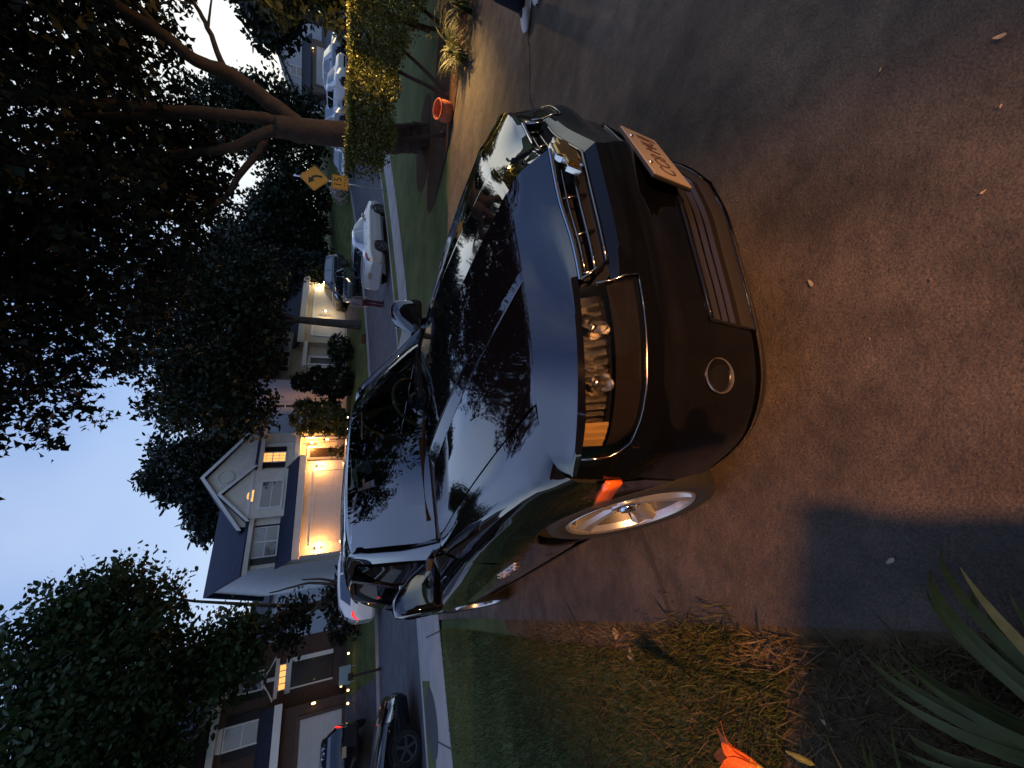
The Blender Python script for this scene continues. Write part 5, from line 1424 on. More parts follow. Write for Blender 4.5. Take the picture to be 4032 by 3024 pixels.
# right-hand side: tall tree by the far house, and the big shrub lit by the lamp
tree('broadleaf_tree', 'dark tree at the right edge above the far parked cars', Vector((22.5, 27.5, gz(22.5, 27.5))),
     [(Vector((23.2, 27.5, 6.0)), (3.4, 3, 1.7), 4), (Vector((26.8, 30, 6.2)), (4., 3, 3.4), 4)], 620, 18, .42, .36, M['leaf_dark'], M['bark_dark'], 4.4, .3, 7, shell=.2)
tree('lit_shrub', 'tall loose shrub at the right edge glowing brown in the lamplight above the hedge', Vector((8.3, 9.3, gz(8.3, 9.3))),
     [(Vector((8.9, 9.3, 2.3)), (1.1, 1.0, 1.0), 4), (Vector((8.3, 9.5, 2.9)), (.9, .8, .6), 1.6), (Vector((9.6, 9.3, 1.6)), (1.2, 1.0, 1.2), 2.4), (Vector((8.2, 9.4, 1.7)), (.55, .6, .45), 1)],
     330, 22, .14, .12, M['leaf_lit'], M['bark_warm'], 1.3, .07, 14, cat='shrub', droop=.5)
# shrubs on the far side
def shrub(name, label, base, blobs, n_cl, per, spread, size, leaf, group=None, shape=LEAF, stems=6):
    base = Vector(base); t = thing(name, base, 0, label, 'shrub', group)
    bl = [(np.array(c), r, *x) for c, r, *x in blobs]
    p, c = clusters(bl, n_cl, per, spread, .5); p[:, 2] = np.maximum(p[:, 2], .02)
    b = MB()
    for f in c[rng.choice(len(c), min(stems, len(c)), replace=False)]: limb(b, [(rng.normal(0, .08), rng.normal(0, .08), -.1), tuple(f * .5 + np.array([0, 0, .1])), tuple(f)], .03, .008, 5, 3)
    b.build('stem', M['bark_dark'], t, True)
    leaves('foliage', p, size, leaf, t, shape)
    return t
shrub('conical_evergreen', 'tall dense dark evergreen shrub standing before the beige house door', P3(17.45, 24.4), [((0, 0, 1.1), (1.25, 1.2, 1.15), 4), ((0, 0, 2.3), (1.05, 1.0, 1.1), 3), ((-.1, 0, 3.2), (.6, .6, .8), 1.2)], 420, 26, .10, .14, M['leaf_dark'])
shrub('round_shrub', 'round twiggy shrub between the street tree and the beige house door', P3(20.1, 24.0), [((0, 0, .95), (1.15, 1.1, .85), 4)], 170, 22, .12, .12, M['leaf_mid'], stems=14)
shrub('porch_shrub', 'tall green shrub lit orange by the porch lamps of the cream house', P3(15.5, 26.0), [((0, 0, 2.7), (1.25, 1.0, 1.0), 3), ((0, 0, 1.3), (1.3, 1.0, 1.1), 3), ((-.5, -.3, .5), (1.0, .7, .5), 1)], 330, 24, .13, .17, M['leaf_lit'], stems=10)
shrub('door_shrub', 'small potted-looking shrub beside the cream house front door', P3(13.0, 26.4), [((0, 0, .75), (.45, .4, .6), 1)], 40, 20, .09, .10, M['leaf_mid'])
shrub('garden_shrub', 'low dark shrub at the corner of the brick house walk', P3(2.4, 25.4), [((0, 0, .5), (.9, .7, .5), 1)], 90, 18, .10, .12, M['leaf_dark'])
shrub('flower_shrub', 'low bush with reddish and pale blooms beyond the pedestrian', P3(18.6, 20.95), [((0, 0, .16), (.36, .3, .15), 1)], 34, 14, .05, .07, leafmat('rusty_bloom', (.16, .08, .04), (.30, .12, .06)))
shrub('pale_shrub', 'pale blossoming shrub in the dark garden behind the yellow diamond sign', Vector((17.0, 38.5, gz(17.0, 38.5))), [((0, 0, .8), (1.1, .8, .7), 1)], 60, 14, .16, .18, leafmat('pale_bloom', (.30, .28, .26), (.55, .42, .38)))

# ---- clipped raised hedge on bare stems, with pot and strappy plants at its foot
hd = thing('hedge', (6.1, 7.6, gz(6.1, 7.6)), 0, 'clipped boxy olive-green hedge on bare stems at the right, lit yellow from the right', 'hedge')
hb_ = np.array([6.1, 7.6, gz(6.1, 7.6)])
def hedge_pts(n):
    x = rng.uniform(3.74, 10.5, n); f = (x - 3.6) / 3.2
    dep = .42 + .1 * np.sin(x * 3)
    y = 7.6 + rng.uniform(-1, 1, n) * dep
    top = 1.385 + .022 * np.sin(x * 5.3) + .02 * np.sin(x * 11 + y * 7) + .02 * f
    botm = .80 - .40 * np.clip(f, 0, 1.3) - .22 * (np.sin(x * 1.9 + .6) > .2) * np.clip(f, 0, 1) + .06 * np.sin(x * 7)
    u = rng.uniform(0, 1, n)
    z = botm + (top - botm) * u
    # crowd the leaves on the shell
    side = rng.uniform(0, 1, n)
    y = np.where(side < .45, 7.6 - dep * rng.uniform(.86, 1.05, n), y); z = np.where((side >= .45) & (side < .75), top - rng.uniform(0, .06, n) + rng.normal(0, .012, n), z)
    return np.stack([x, y, z], 1)
hp = hedge_pts(60000)
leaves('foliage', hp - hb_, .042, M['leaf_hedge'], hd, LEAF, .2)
b = MB()
for x0, y0, ends in ((5.35, 7.25, ((5.75, 7.5, .85), (6.35, 7.6, .75))), (4.80, 7.45, ((4.42, 7.6, .88),)), (6.9, 7.6, ((6.6, 7.5, .7), (7.2, 7.5, .7)))):
    for e_ in ends:
        z0 = gz(x0, y0); a = np.array([x0, y0, z0 - .05]) - hb_; c = np.array(e_) - hb_
        limb(b, [a, a * .55 + c * .45 + np.array([0, 0, -.05]), c, c + np.array([.05, 0, .3])], .045, .018, 8)
b.build('stem', M['bark_warm'], hd, True)

def blade_leaf(V, F, root, az, length, width, rise, bend, k=9, fold=.25):
    """one arching strap leaf as a strip"""
    d = np.array([math.cos(az), math.sin(az), 0]); sd = np.array([-math.sin(az), math.cos(az), 0])
    base = len(V); el = rise
    p = np.array(root, float); step = length / k
    for i in range(k + 1):
        t = i / k; w = width * (1 - max(0, (t - .35) / .65) ** 2) * (.55 + .45 * min(1, t * 4)) + .0008
        V.append(p - sd * w + np.array([0, 0, w * fold])); V.append(p); V.append(p + sd * w + np.array([0, 0, w * fold]))
        p = p + (d * math.cos(el) + np.array([0, 0, math.sin(el)])) * step
        el -= bend / k * (1 + t)
    for i in range(k):
        q = base + i * 3
        F += [(q, q + 1, q + 4, q + 3), (q + 1, q + 2, q + 5, q + 4)]
def strap_plant(name, label, base, n, ln, wd, m, group=None, azs=None, cat='plant', seed=0, rise=(1.0, 1.45), bend=(1.2, 2.2), extra=None):
    r_ = np.random.default_rng(seed); V = []; F = []
    t = thing(name, base, 0, label, cat, group)
    for k in range(n):
        az = r_.uniform(0, 2 * PI) if azs is None else r_.uniform(*azs)
        blade_leaf(V, F, (r_.normal(0, .02), r_.normal(0, .02), 0), az, ln * r_.uniform(.7, 1.15), wd * r_.uniform(.75, 1.2), r_.uniform(*rise), r_.uniform(*bend))
    mb = MB(); mb.add(V, F); mb.build('leaf_tuft', m, t, True)
    return t
k = 0
for x, y, w_ in ((5.25, 6.15, 1), (5.85, 5.95, 1.15), (5.62, 6.45, 1.1), (6.4, 5.85, 1.2), (6.6, 6.5, 1.2)):
    strap_plant('strap_plant', ('nearest low tuft of arching strap leaves at the drive edge', 'tuft of pale strap leaves spilling over the drive edge', 'tuft of strap leaves behind the drive-edge tufts', 'tuft of strap leaves by the right edge at the drive', 'rear tuft of strap leaves at the right edge under the hedge')[k], (x, y, gz(x, y) + .01), 74, .60 * w_, .0105, M['strap_pale'] if k % 2 == 0 else M['strap'], 'strap-leaved tufts at the drive edge', seed=k + 3); k += 1
# a few flower scapes with pale blooms among them
for i, (x, y, hx) in enumerate(((6.3, 6.3, .62), (6.6, 6.1, .70), (5.9, 6.6, .55))):
    b = MB(); z0 = gz(x, y); t = thing('flower_stalk', (x, y, z0), 0, ('shortest', 'tallest', 'middle')[(2, 1, 0)[i]] + ' thin stalk with tiny pale flowers rising from the tufts under the hedge', 'flower', 'flower stalks above the tufts')
    b.tube([(0, 0, 0), (-.05, 0, hx * .6), (-.16, -.02, hx)], [.005, .004, .002], 5); b.build('stalk', M['strap'], t, True)
    pp = rng.normal(size=(14, 3)) * .03 + np.array([-.16, -.02, hx]); leaves('bloom', pp, .03, M['strap_pale'], t)
# terracotta pot lying by the stems
b = MB()
b.lathe([(0, -.125), (.080, -.125), (.112, -.105), (.136, -.06), (.144, -.01), (.140, .04), (.127, .085), (.126, .098), (.138, .108), (.141, .120), (.135, .129), (.120, .127), (.114, .09), (.126, .04), (.130, -.01), (.122, -.06), (.09, -.10), (0, -.11)], 40)
pot = b.build('terracotta_pot', mat('terracotta_clay', (.52, .13, .055), .7, noise=.12, scale=9, bump=.15, bscale=60), None, True, angle=50)
pz = (4.93, 7.05); pot.location = (pz[0], pz[1], gz(*pz) + .125); pot.rotation_euler = (R(14), R(-10), 0); pot.scale = (1.22, 1.22, 1.22)
tag(pot, 'round orange terracotta pot on the mulch beside the drive', 'plant pot')

# ---- daylilies in the left corner of the drive
def daylily(label, base, leaves_, seed):
    t = thing('daylily_plant', base, 0, label, 'plant', 'daylily clumps in the near left bed')
    V = []; F = []
    for az, ln, wd, ri, be in leaves_: blade_leaf(V, F, (rng.normal(0, .012), rng.normal(0, .012), 0), az, ln, wd, ri, be, 14, .35)
    mb = MB(); mb.add(V, F); mb.build('leaf_tuft', M['strap'], t, True)
    return t
zb_ = gz(-.62, .2)
def fan(spec, seed, n, az0, az1, l0, l1, w0, w1):
    r_ = np.random.default_rng(seed)
    return spec + [(R(r_.uniform(az0, az1)), r_.uniform(l0, l1), r_.uniform(w0, w1), r_.uniform(.85, 1.3), r_.uniform(1.1, 2.0)) for _ in range(n)]
d1 = daylily('largest daylily clump in the lower left corner, with broad arching leaves', (-.66, .20, zb_), fan([(R(60), .46, .013, .95, 1.5), (R(96), .54, .014, 1.05, 1.7), (R(116), .56, .013, 1.1, 1.9), (R(36), .36, .012, 1.0, 1.2), (R(136), .5, .012, 1.2, 1.6)], 4, 34, -60, 240, .34, .56, .009, .014), 1)
d2 = daylily('smaller daylily clump at the left edge behind the orange flower', (-1.16, .40, gz(-1.16, .40)), fan([(R(80), .42, .011, 1.1, 1.4), (R(50), .42, .011, 1.0, 1.5)], 9, 14, -20, 220, .32, .48, .007, .011), 2)
# yellowed leaf
V = []; F = []; blade_leaf(V, F, (0, 0, 0), R(44), .44, .014, .9, 1.1, 14, .25)
mb = MB(); mb.add(V, F); yl = mb.build('yellow_leaf', leafmat('yellowed_leaf', (.30, .19, .04), (.42, .27, .07)), d1, True)
# flower on its stalk
fp = Vector((-.912, .66, .425)); fb = Vector((-.70, .25, zb_))
fl = thing('daylily_flower', fb, 0, 'orange trumpet daylily flower on a long green stalk at the lower left edge', 'flower')
b = MB(); b.tube([(0, 0, 0), (fp - fb) * .55 + Vector((0, -.03, .07)), (fp - fb) * .88 + Vector((0, 0, .02)), fp - fb], [.006, .0055, .005, .006], 8); b.build('stalk', M['strap'], fl, True)
ax = Vector((.12, .75, .62)).normalized(); ux = ax.orthogonal().normalized(); vx = ax.cross(ux)
om = leafmat('orange_petal', (.75, .14, .035), (.95, .24, .06), thin=.35); ym = mat('yellow_throat', (.55, .36, .06), .5)
b = MB(); b.lathe([(.005, 0), (.010, .012), (.014, .035), (.018, .045)], 10, fp - fb, Matrix((ux, vx, ax)).transposed()); b.build('flower_throat', ym, fl, True)
for k_ in range(6):
    a = 2 * PI * k_ / 6 + .3; o_ = ux * math.cos(a) + vx * math.sin(a); sd = ax.cross(o_); g = []
    wid = .020 if k_ % 2 else .014
    for i in range(9):
        t = i / 8; rr = .013 + .012 * t + .045 * max(0, t - .45) ** 1.6 * 2.2; hh = .030 + .098 * t - .05 * max(0, t - .7)
        w_ = wid * (math.sin(PI * min(1, .18 + t * .82)) ** .7) + .001
        g.append([(fp - fb) + o_ * (rr - .003 * abs(q)) + ax * hh + sd * w_ * q for q in (-1, -.5, 0, .5, 1)])
    b = MB(); b.grid(np.array([[tuple(v) for v in r_] for r_ in g])); b.build('petal', om, fl, True)
for k_ in range(2):
    b = MB(); q = (fp - fb) * (.80 + .1 * k_) + Vector((.02 - .05 * k_, .02, .03)); b.lathe([(0, 0), (.006, .008), (.008, .03), (.003, .055), (0, .058)], 8, q, Matrix((ux, vx, ax)).transposed()); b.build('bud', M['strap_pale'], fl, True)

# ---- lawn grass near the viewer, longer tufts along the drive
def blades(name, n, region, hgt, wid, m, dens=None, lean=.5):
    P = region(n); k = len(P); z = ground(P[:, 0], P[:, 1])
    az = rng.uniform(0, 2 * PI, k); h = hgt * rng.uniform(.5, 1.3, k); w = wid * rng.uniform(.6, 1.3, k)
    ln = rng.normal(0, lean, k) * h; la = rng.uniform(0, 2 * PI, k)
    B = np.stack([P[:, 0], P[:, 1], z], 1); sd = np.stack([np.cos(az), np.sin(az), 0 * az], 1) * w[:, None]
    tip = B + np.stack([np.cos(la) * ln, np.sin(la) * ln, h], 1)
    mid = B * .5 + tip * .5 + np.stack([0 * h, 0 * h, .12 * h], 1)
    V = np.stack([B - sd, B + sd, mid + sd * .7, tip, mid - sd * .7], 1)
    return tag(raw_mesh(name, V, np.arange(k * 5), m, None, 5), kind='stuff', cat='grass')
def edge_x(y): return np.interp(y, LE[:, 1], LE[:, 0])
def reg(y0, y1, wmax, gap=.06, power=1.4):
    def f(n):
        y = y0 + (y1 - y0) * rng.uniform(0, 1, n) ** power
        x = edge_x(y) - gap - rng.uniform(0, 1, n) ** 1.3 * wmax * (.4 + .6 * (y - y0) / (y1 - y0))
        s, t = st(x, y); k = t < 7.9
        dry = np.sin(x * 4.1 + 1) * np.sin(y * 3.3) + rng.normal(0, .5, n)
        k &= dry < 1.1
        return np.stack([x, y], 1)[k]
    return f
o = blades('lawn_grass', 90000, reg(.9, 7.6, 6.5, .16), .045, .0022, M['grass_blade']); tag(o, 'short green lawn grass left of the drive')
o = blades('dry_grass', 10000, reg(.35, 3.4, 1.5, .03, 2.4), .05, .0022, M['dry_grass'], lean=1.1); tag(o, 'dry straw-coloured grass and litter along the drive edge')
def tuft(n):
    c = np.array([(-1.06, 1.22), (-1.22, 1.40), (-1.0, 1.12), (-1.36, 1.55), (-1.12, 1.32)])[rng.integers(0, 5, n)]
    return c + rng.normal(0, .06, (n, 2))
o = blades('grass_tufts', 900, tuft, .065, .0022, leafmat('lush_grass_blades', (.055, .06, .016), (.11, .11, .03)), lean=.8); tag(o, 'longer yellow-green grass tufts at the drive edge')
# scattered fallen leaves, each its own thing
def fallen(x, y, s, rot, m, label, lobes=0, group=None, cat='leaf'):
    b = MB(); pts = []
    if lobes:
        for k_ in range(28):
            a = 2 * PI * k_ / 28; rr = s * (.55 + .45 * abs(math.cos(a * lobes / 2.))) * (.6 + .4 * math.cos(a)); pts.append((rr * math.cos(a), .8 * rr * math.sin(a), .012 + .25 * s * abs(math.sin(a * 1.5))))
    else:
        for k_ in range(12):
            a = 2 * PI * k_ / 12; pts.append((s * math.cos(a), .42 * s * math.sin(a) * (1 - .3 * math.cos(a)), .006 + .18 * s * math.cos(a) ** 2))
    cpt = (0, 0, .006); V = [cpt] + pts; F = [(0, 1 + k_, 1 + (k_ + 1) % len(pts)) for k_ in range(len(pts))]
    b.add(V, F); o = b.build('fallen_leaf', m, None, False)
    o.location = (x, y, gz(x, y) + .006); o.rotation_euler = (rng.normal(0, .08), rng.normal(0, .08), rot)
    return tag(o, label, cat, group)
ml = [mat('tan_dead_leaf', (.42, .26, .13), .7, noise=.3, scale=40), mat('pale_dead_leaf', (.36, .28, .18), .7, noise=.2, scale=40), mat('brown_dead_leaf', (.16, .08, .04), .8, noise=.3, scale=40)]
fallen(-1.40, 1.82, .055, 2.0, ml[0], 'tan lobed oak leaf on the grass beside the drive', 5)
fallen(-1.45, 1.68, .055, .6, ml[1], 'pale curled oak leaf next to the tan one on the grass', 5)
fallen(.37, .86, .014, .5, ml[1], 'largest pale oval leaf on the drive in front of the bumper')
fallen(-.46, .63, .013, 2.5, ml[1], 'small white leaf on the shaded drive by the left bed')
fallen(.86, .46, .012, 1.2, ml[0], 'small tan leaf near the lower right corner of the drive')
spots = [(1.5, 1.05), (1.15, .8), (.95, .7), (.75, .62), (1.35, .62), (.62, .5), (.5, .46), (1.6, .75), (1.9, 1.4), (.3, .55), (.2, .7), (-.1, 1.0), (.05, 1.2), (2.4, 1.7), (2.1, .9), (1.1, .42), (-.3, 1.15), (-.55, 1.3), (1.4, 1.6), (1.2, .98), (.66, .44), (1.75, 1.15)]
for i, (x, y) in enumerate(spots):
    fallen(x + rng.normal(0, .03), y + rng.normal(0, .03), rng.uniform(.003, .0065), rng.uniform(0, 6), ml[(i % 2) * 2], 'tiny dead leaf scrap scattered on the driveway asphalt', group='leaf scraps on the drive')
bed_sp = rng.uniform((-1.5, .55), (-.75, 1.6), (60, 2))
for i, (x, y) in enumerate(bed_sp):
    if x > edge_x(y) - .06: continue
    fallen(x, y, rng.uniform(.010, .024), rng.uniform(0, 6), ml[(i % 4 == 0) * -2 + 2], 'curled dead leaf lying in the dry grass of the near left bed', group='dead leaves in the near left bed')
# leaf litter on the mulch near the pot
for i in range(16):
    x, y = 4.6 + rng.uniform(0, 1.6), 6.9 + rng.uniform(-.6, .9)
    if x < np.interp(y, RE[:, 1], RE[:, 0]) + .05: continue
    fallen(x, y, rng.uniform(.015, .03), rng.uniform(0, 6), ml[i % 3], 'dead leaf on the dark mulch near the terracotta pot', group='dead leaves on the mulch')
# ------------------------------------------------------------------ street furniture
sgn = thing('road_sign', (8.05, 17.3, gz(8.05, 17.3)), 0, 'yellow diamond left-curve warning sign with a 15 MPH plate below on a thin leaning post', 'road sign')
s0 = gz(8.05, 17.3)
M['sign_yellow'] = mat('sign_yellow_sheeting', (.96, .36, .012), .4, noise=.05, scale=4, coat=.3)
M['sign_black'] = mat('sign_black_print', (.012, .012, .012), .5)
top_ = Vector((-.32, -.25, 3.45)); 
b = MB(); b.tube([(0, 0, -.2), (-.10, -.08, 1.2), tuple(top_)], .028, 8); b.build('post', M['satin'], sgn, True)
def sign_frame(z): return Vector((-.32 * z / 3.45, -.25 * z / 3.45, z)) + Vector((0, -.05, 0))
rt = Vector((.99, .10, 0)); up = Vector((-.085, -.06, 1)).normalized(); nr = rt.cross(up)   # faces the viewer
def sgn_pt(z, u, v, n_=0): return sign_frame(z) + rt * u + up * v + nr * n_
b = MB(); h_ = .54
zc = 2.53 - s0
P = []
for a in range(4):
    for dd in (-.16, -.08, .0, .08, .16):
        ang = PI / 2 * a + dd * .55; P.append((h_ * math.cos(ang) * (1 - abs(dd) * .0), h_ * math.sin(ang)))
def rounded(c, r_, n_=5):
    out = []
    k = len(c)
    for i in range(k):
        p = Vector(c[i]); a = (Vector(c[i - 1]) - p).normalized(); d = (Vector(c[(i + 1) % k]) - p).normalized()
        p0 = p + a * r_; p1 = p + d * r_
        for j in range(n_ + 1):
            t = j / n_; out.append((p0 * (1 - t) ** 2 + p * 2 * t * (1 - t) + p1 * t * t))
    return out
def plate(c, z, n_, th, r_=.05): return [sgn_pt(z, q[0], q[1], n_) for q in rounded(c, r_)], nr * th
dia = [(0, -h_), (h_, 0), (0, h_), (-h_, 0)]
pp, d_ = plate(dia, zc, 0, .004, .06); b.prism(pp, d_); dp = b.build('sign_plate', M['sign_yellow'], sgn)
b = MB()
ro = rounded([(q[0] * .955, q[1] * .955) for q in dia], .05); ri = rounded([(q[0] * .925, q[1] * .925) for q in dia], .045)
V = [sgn_pt(zc, q[0], q[1], .0065) for q in ro] + [sgn_pt(zc, q[0], q[1], .0065) for q in ri]; k = len(ro)
b.add(V, [(i, (i + 1) % k, k + (i + 1) % k, k + i) for i in range(k)]); b.build('border', M['sign_black'], dp)
b = MB()   # left-bending arrow
cl = [(.10, -.27), (.10, -.12), (.085, -.02), (.03, .06), (-.06, .11)]
C_ = catmull(np.array(cl), 6); V = []
for i, p in enumerate(C_):
    d = C_[min(i + 1, len(C_) - 1)] - C_[max(i - 1, 0)]; d /= np.linalg.norm(d); nn = np.array([-d[1], d[0]]) * .042
    V += [sgn_pt(zc, *(p + nn), .007), sgn_pt(zc, *(p - nn), .007)]
b.add(V, [(2 * i, 2 * i + 1, 2 * i + 3, 2 * i + 2) for i in range(len(C_) - 1)])
e_ = C_[-1]; d = C_[-1] - C_[-2]; d /= np.linalg.norm(d); nn = np.array([-d[1], d[0]])
b.poly([sgn_pt(zc, *(e_ + nn * .125 - d * .03), .0072), sgn_pt(zc, *(e_ - nn * .125 - d * .03), .0072), sgn_pt(zc, *(e_ + d * .20), .0072)]); b.build('arrow', M['sign_black'], dp)
z2 = 1.62 - s0
b = MB(); sq = [(-.305, -.305), (.305, -.305), (.305, .305), (-.305, .305)]; pp, d_ = plate(sq, z2, 0, .004, .05); b.prism(pp, d_); sp_ = b.build('speed_plate', M['sign_yellow'], sgn)
b = MB(); ro = rounded([(q[0] * .93, q[1] * .93) for q in sq], .045); ri = rounded([(q[0] * .885, q[1] * .885) for q in sq], .04)
V = [sgn_pt(z2, q[0], q[1], .0065) for q in ro] + [sgn_pt(z2, q[0], q[1], .0065) for q in ri]; k = len(ro)
b.add(V, [(i, (i + 1) % k, k + (i + 1) % k, k + i) for i in range(k)]); b.build('border', M['sign_black'], sp_)
text_mesh('sign_digits', '15', .40, M['sign_black'], sp_, facing(sgn_pt(z2, 0, .07, .007), rt, up), .001)
text_mesh('sign_letters', 'M P H', .135, M['sign_black'], sp_, facing(sgn_pt(z2, 0, -.18, .007), rt, up), .001)

# white picket fence beside the cream house drive
fb = P3(2.7, 23.0); fe = thing('picket_fence', fb, ANG, 'short run of white picket fence behind the white car at the far kerb', 'fence')
b = MB(); b.span((-.2, .02, .35), (2.0, .05, .43)); b.span((-.2, .02, .85), (2.0, .05, .93)); b.build('rail', M['white_trim'], fe)
for i in range(12): 
    b = MB(); x = -.15 + i * .18; b.prism([(x, 0, .05), (x + .10, 0, .05), (x + .10, 0, 1.05), (x + .05, 0, 1.13), (x, 0, 1.05)], (0, -.02, 0)); b.build('picket', M['white_trim'], fe)
# lamp on a black post by the cream house walk
lp = P3(13.2, 25.0); t = thing('lamp_post', lp, 0, 'thin black garden lamp post with a reddish glowing lantern before the cream house porch', 'lamp post')
b = MB(); b.tube([(0, 0, -.2), (0, 0, 1.35)], .03, 8); b.lathe([(.05, 1.35), (.09, 1.40), (.03, 1.36)], 10); b.lathe([(.11, 1.62), (.03, 1.74), (0, 1.75)], 8); b.build('post', M['iron'], t, True)
b = MB(); b.lathe([(0, 1.40), (.07, 1.42), (.09, 1.60), (0, 1.62)], 12); b.build('lantern_glass', mat('orange_lantern_glass', (1, .5, .2), .4, emit=(1, .30, .08), estr=9.), t, True)
ld = bpy.data.lights.new('lamp_light', 'POINT'); ld.energy = 14; ld.color = (1, .45, .15); ld.shadow_soft_size = .1; lo = bpy.data.objects.new('lamp_light', ld); COL.objects.link(lo); lo.parent = t; lo.location = (0, -.2, 1.55)
# little solar path lamps
def path_lamp(s, tt, glow, label, group):
    t = thing('path_lamp', P3(s, tt), 0, label, 'garden lamp', group)
    b = MB(); b.tube([(0, 0, -.1), (0, 0, .22)], .012, 6); b.lathe([(.07, .30), (.02, .35), (0, .355)], 10); b.build('post', M['iron'], t, True)
    b = MB(); b.lathe([(0, .20), (.04, .21), (.045, .29), (0, .30)], 10); b.build('bulb', M[glow], t, True)
for s in (1.1, .53, .1, -.36, -.85, -.14): path_lamp(s, 24.5 if s != -.14 else 26.0, 'bulb_small', 'small warm solar lamp in the row along the brick house walk', 'solar lamps along the brick house walk')
for s in (14.86, 13.94, 12.64): path_lamp(s, 25.0, 'bulb_white', 'small white garden lamp in front of the cream house walk', 'white garden lamps before the cream house')
# pale board on the brick house lawn
b = MB(); b.box((0, 0, .45), (.75, .04, .5)); b.tube([(-.3, 0, -.1), (-.3, 0, .45)], .015, 6); b.tube([(.3, 0, -.1), (.3, 0, .45)], .015, 6)
yb_ = b.build('yard_sign', mat('faded_board', (.36, .40, .38), .6), None); yb_.location = (-14.1, 19.83, gz(-14.1, 19.83)); yb_.rotation_euler[2] = ANG; tag(yb_, 'small pale blank board standing on the brick house lawn', 'yard sign')
b = MB(); b.tube([(0, 0, -.1), (0, 0, 1.0)], .05, 8); b.span((-.12, -.28, .95), (.12, .28, 1.12)); b.lathe([(.12, 0), (.12, .01)], 8)
mx_ = b.build('mailbox', M['iron'], None, bevel=.02); mx_.location = (-11.4, 15.9, gz(-11.4, 15.9)); mx_.rotation_euler[2] = ANG; tag(mx_, 'dark mailbox on a post at the far kerb by the brick house', 'mailbox')

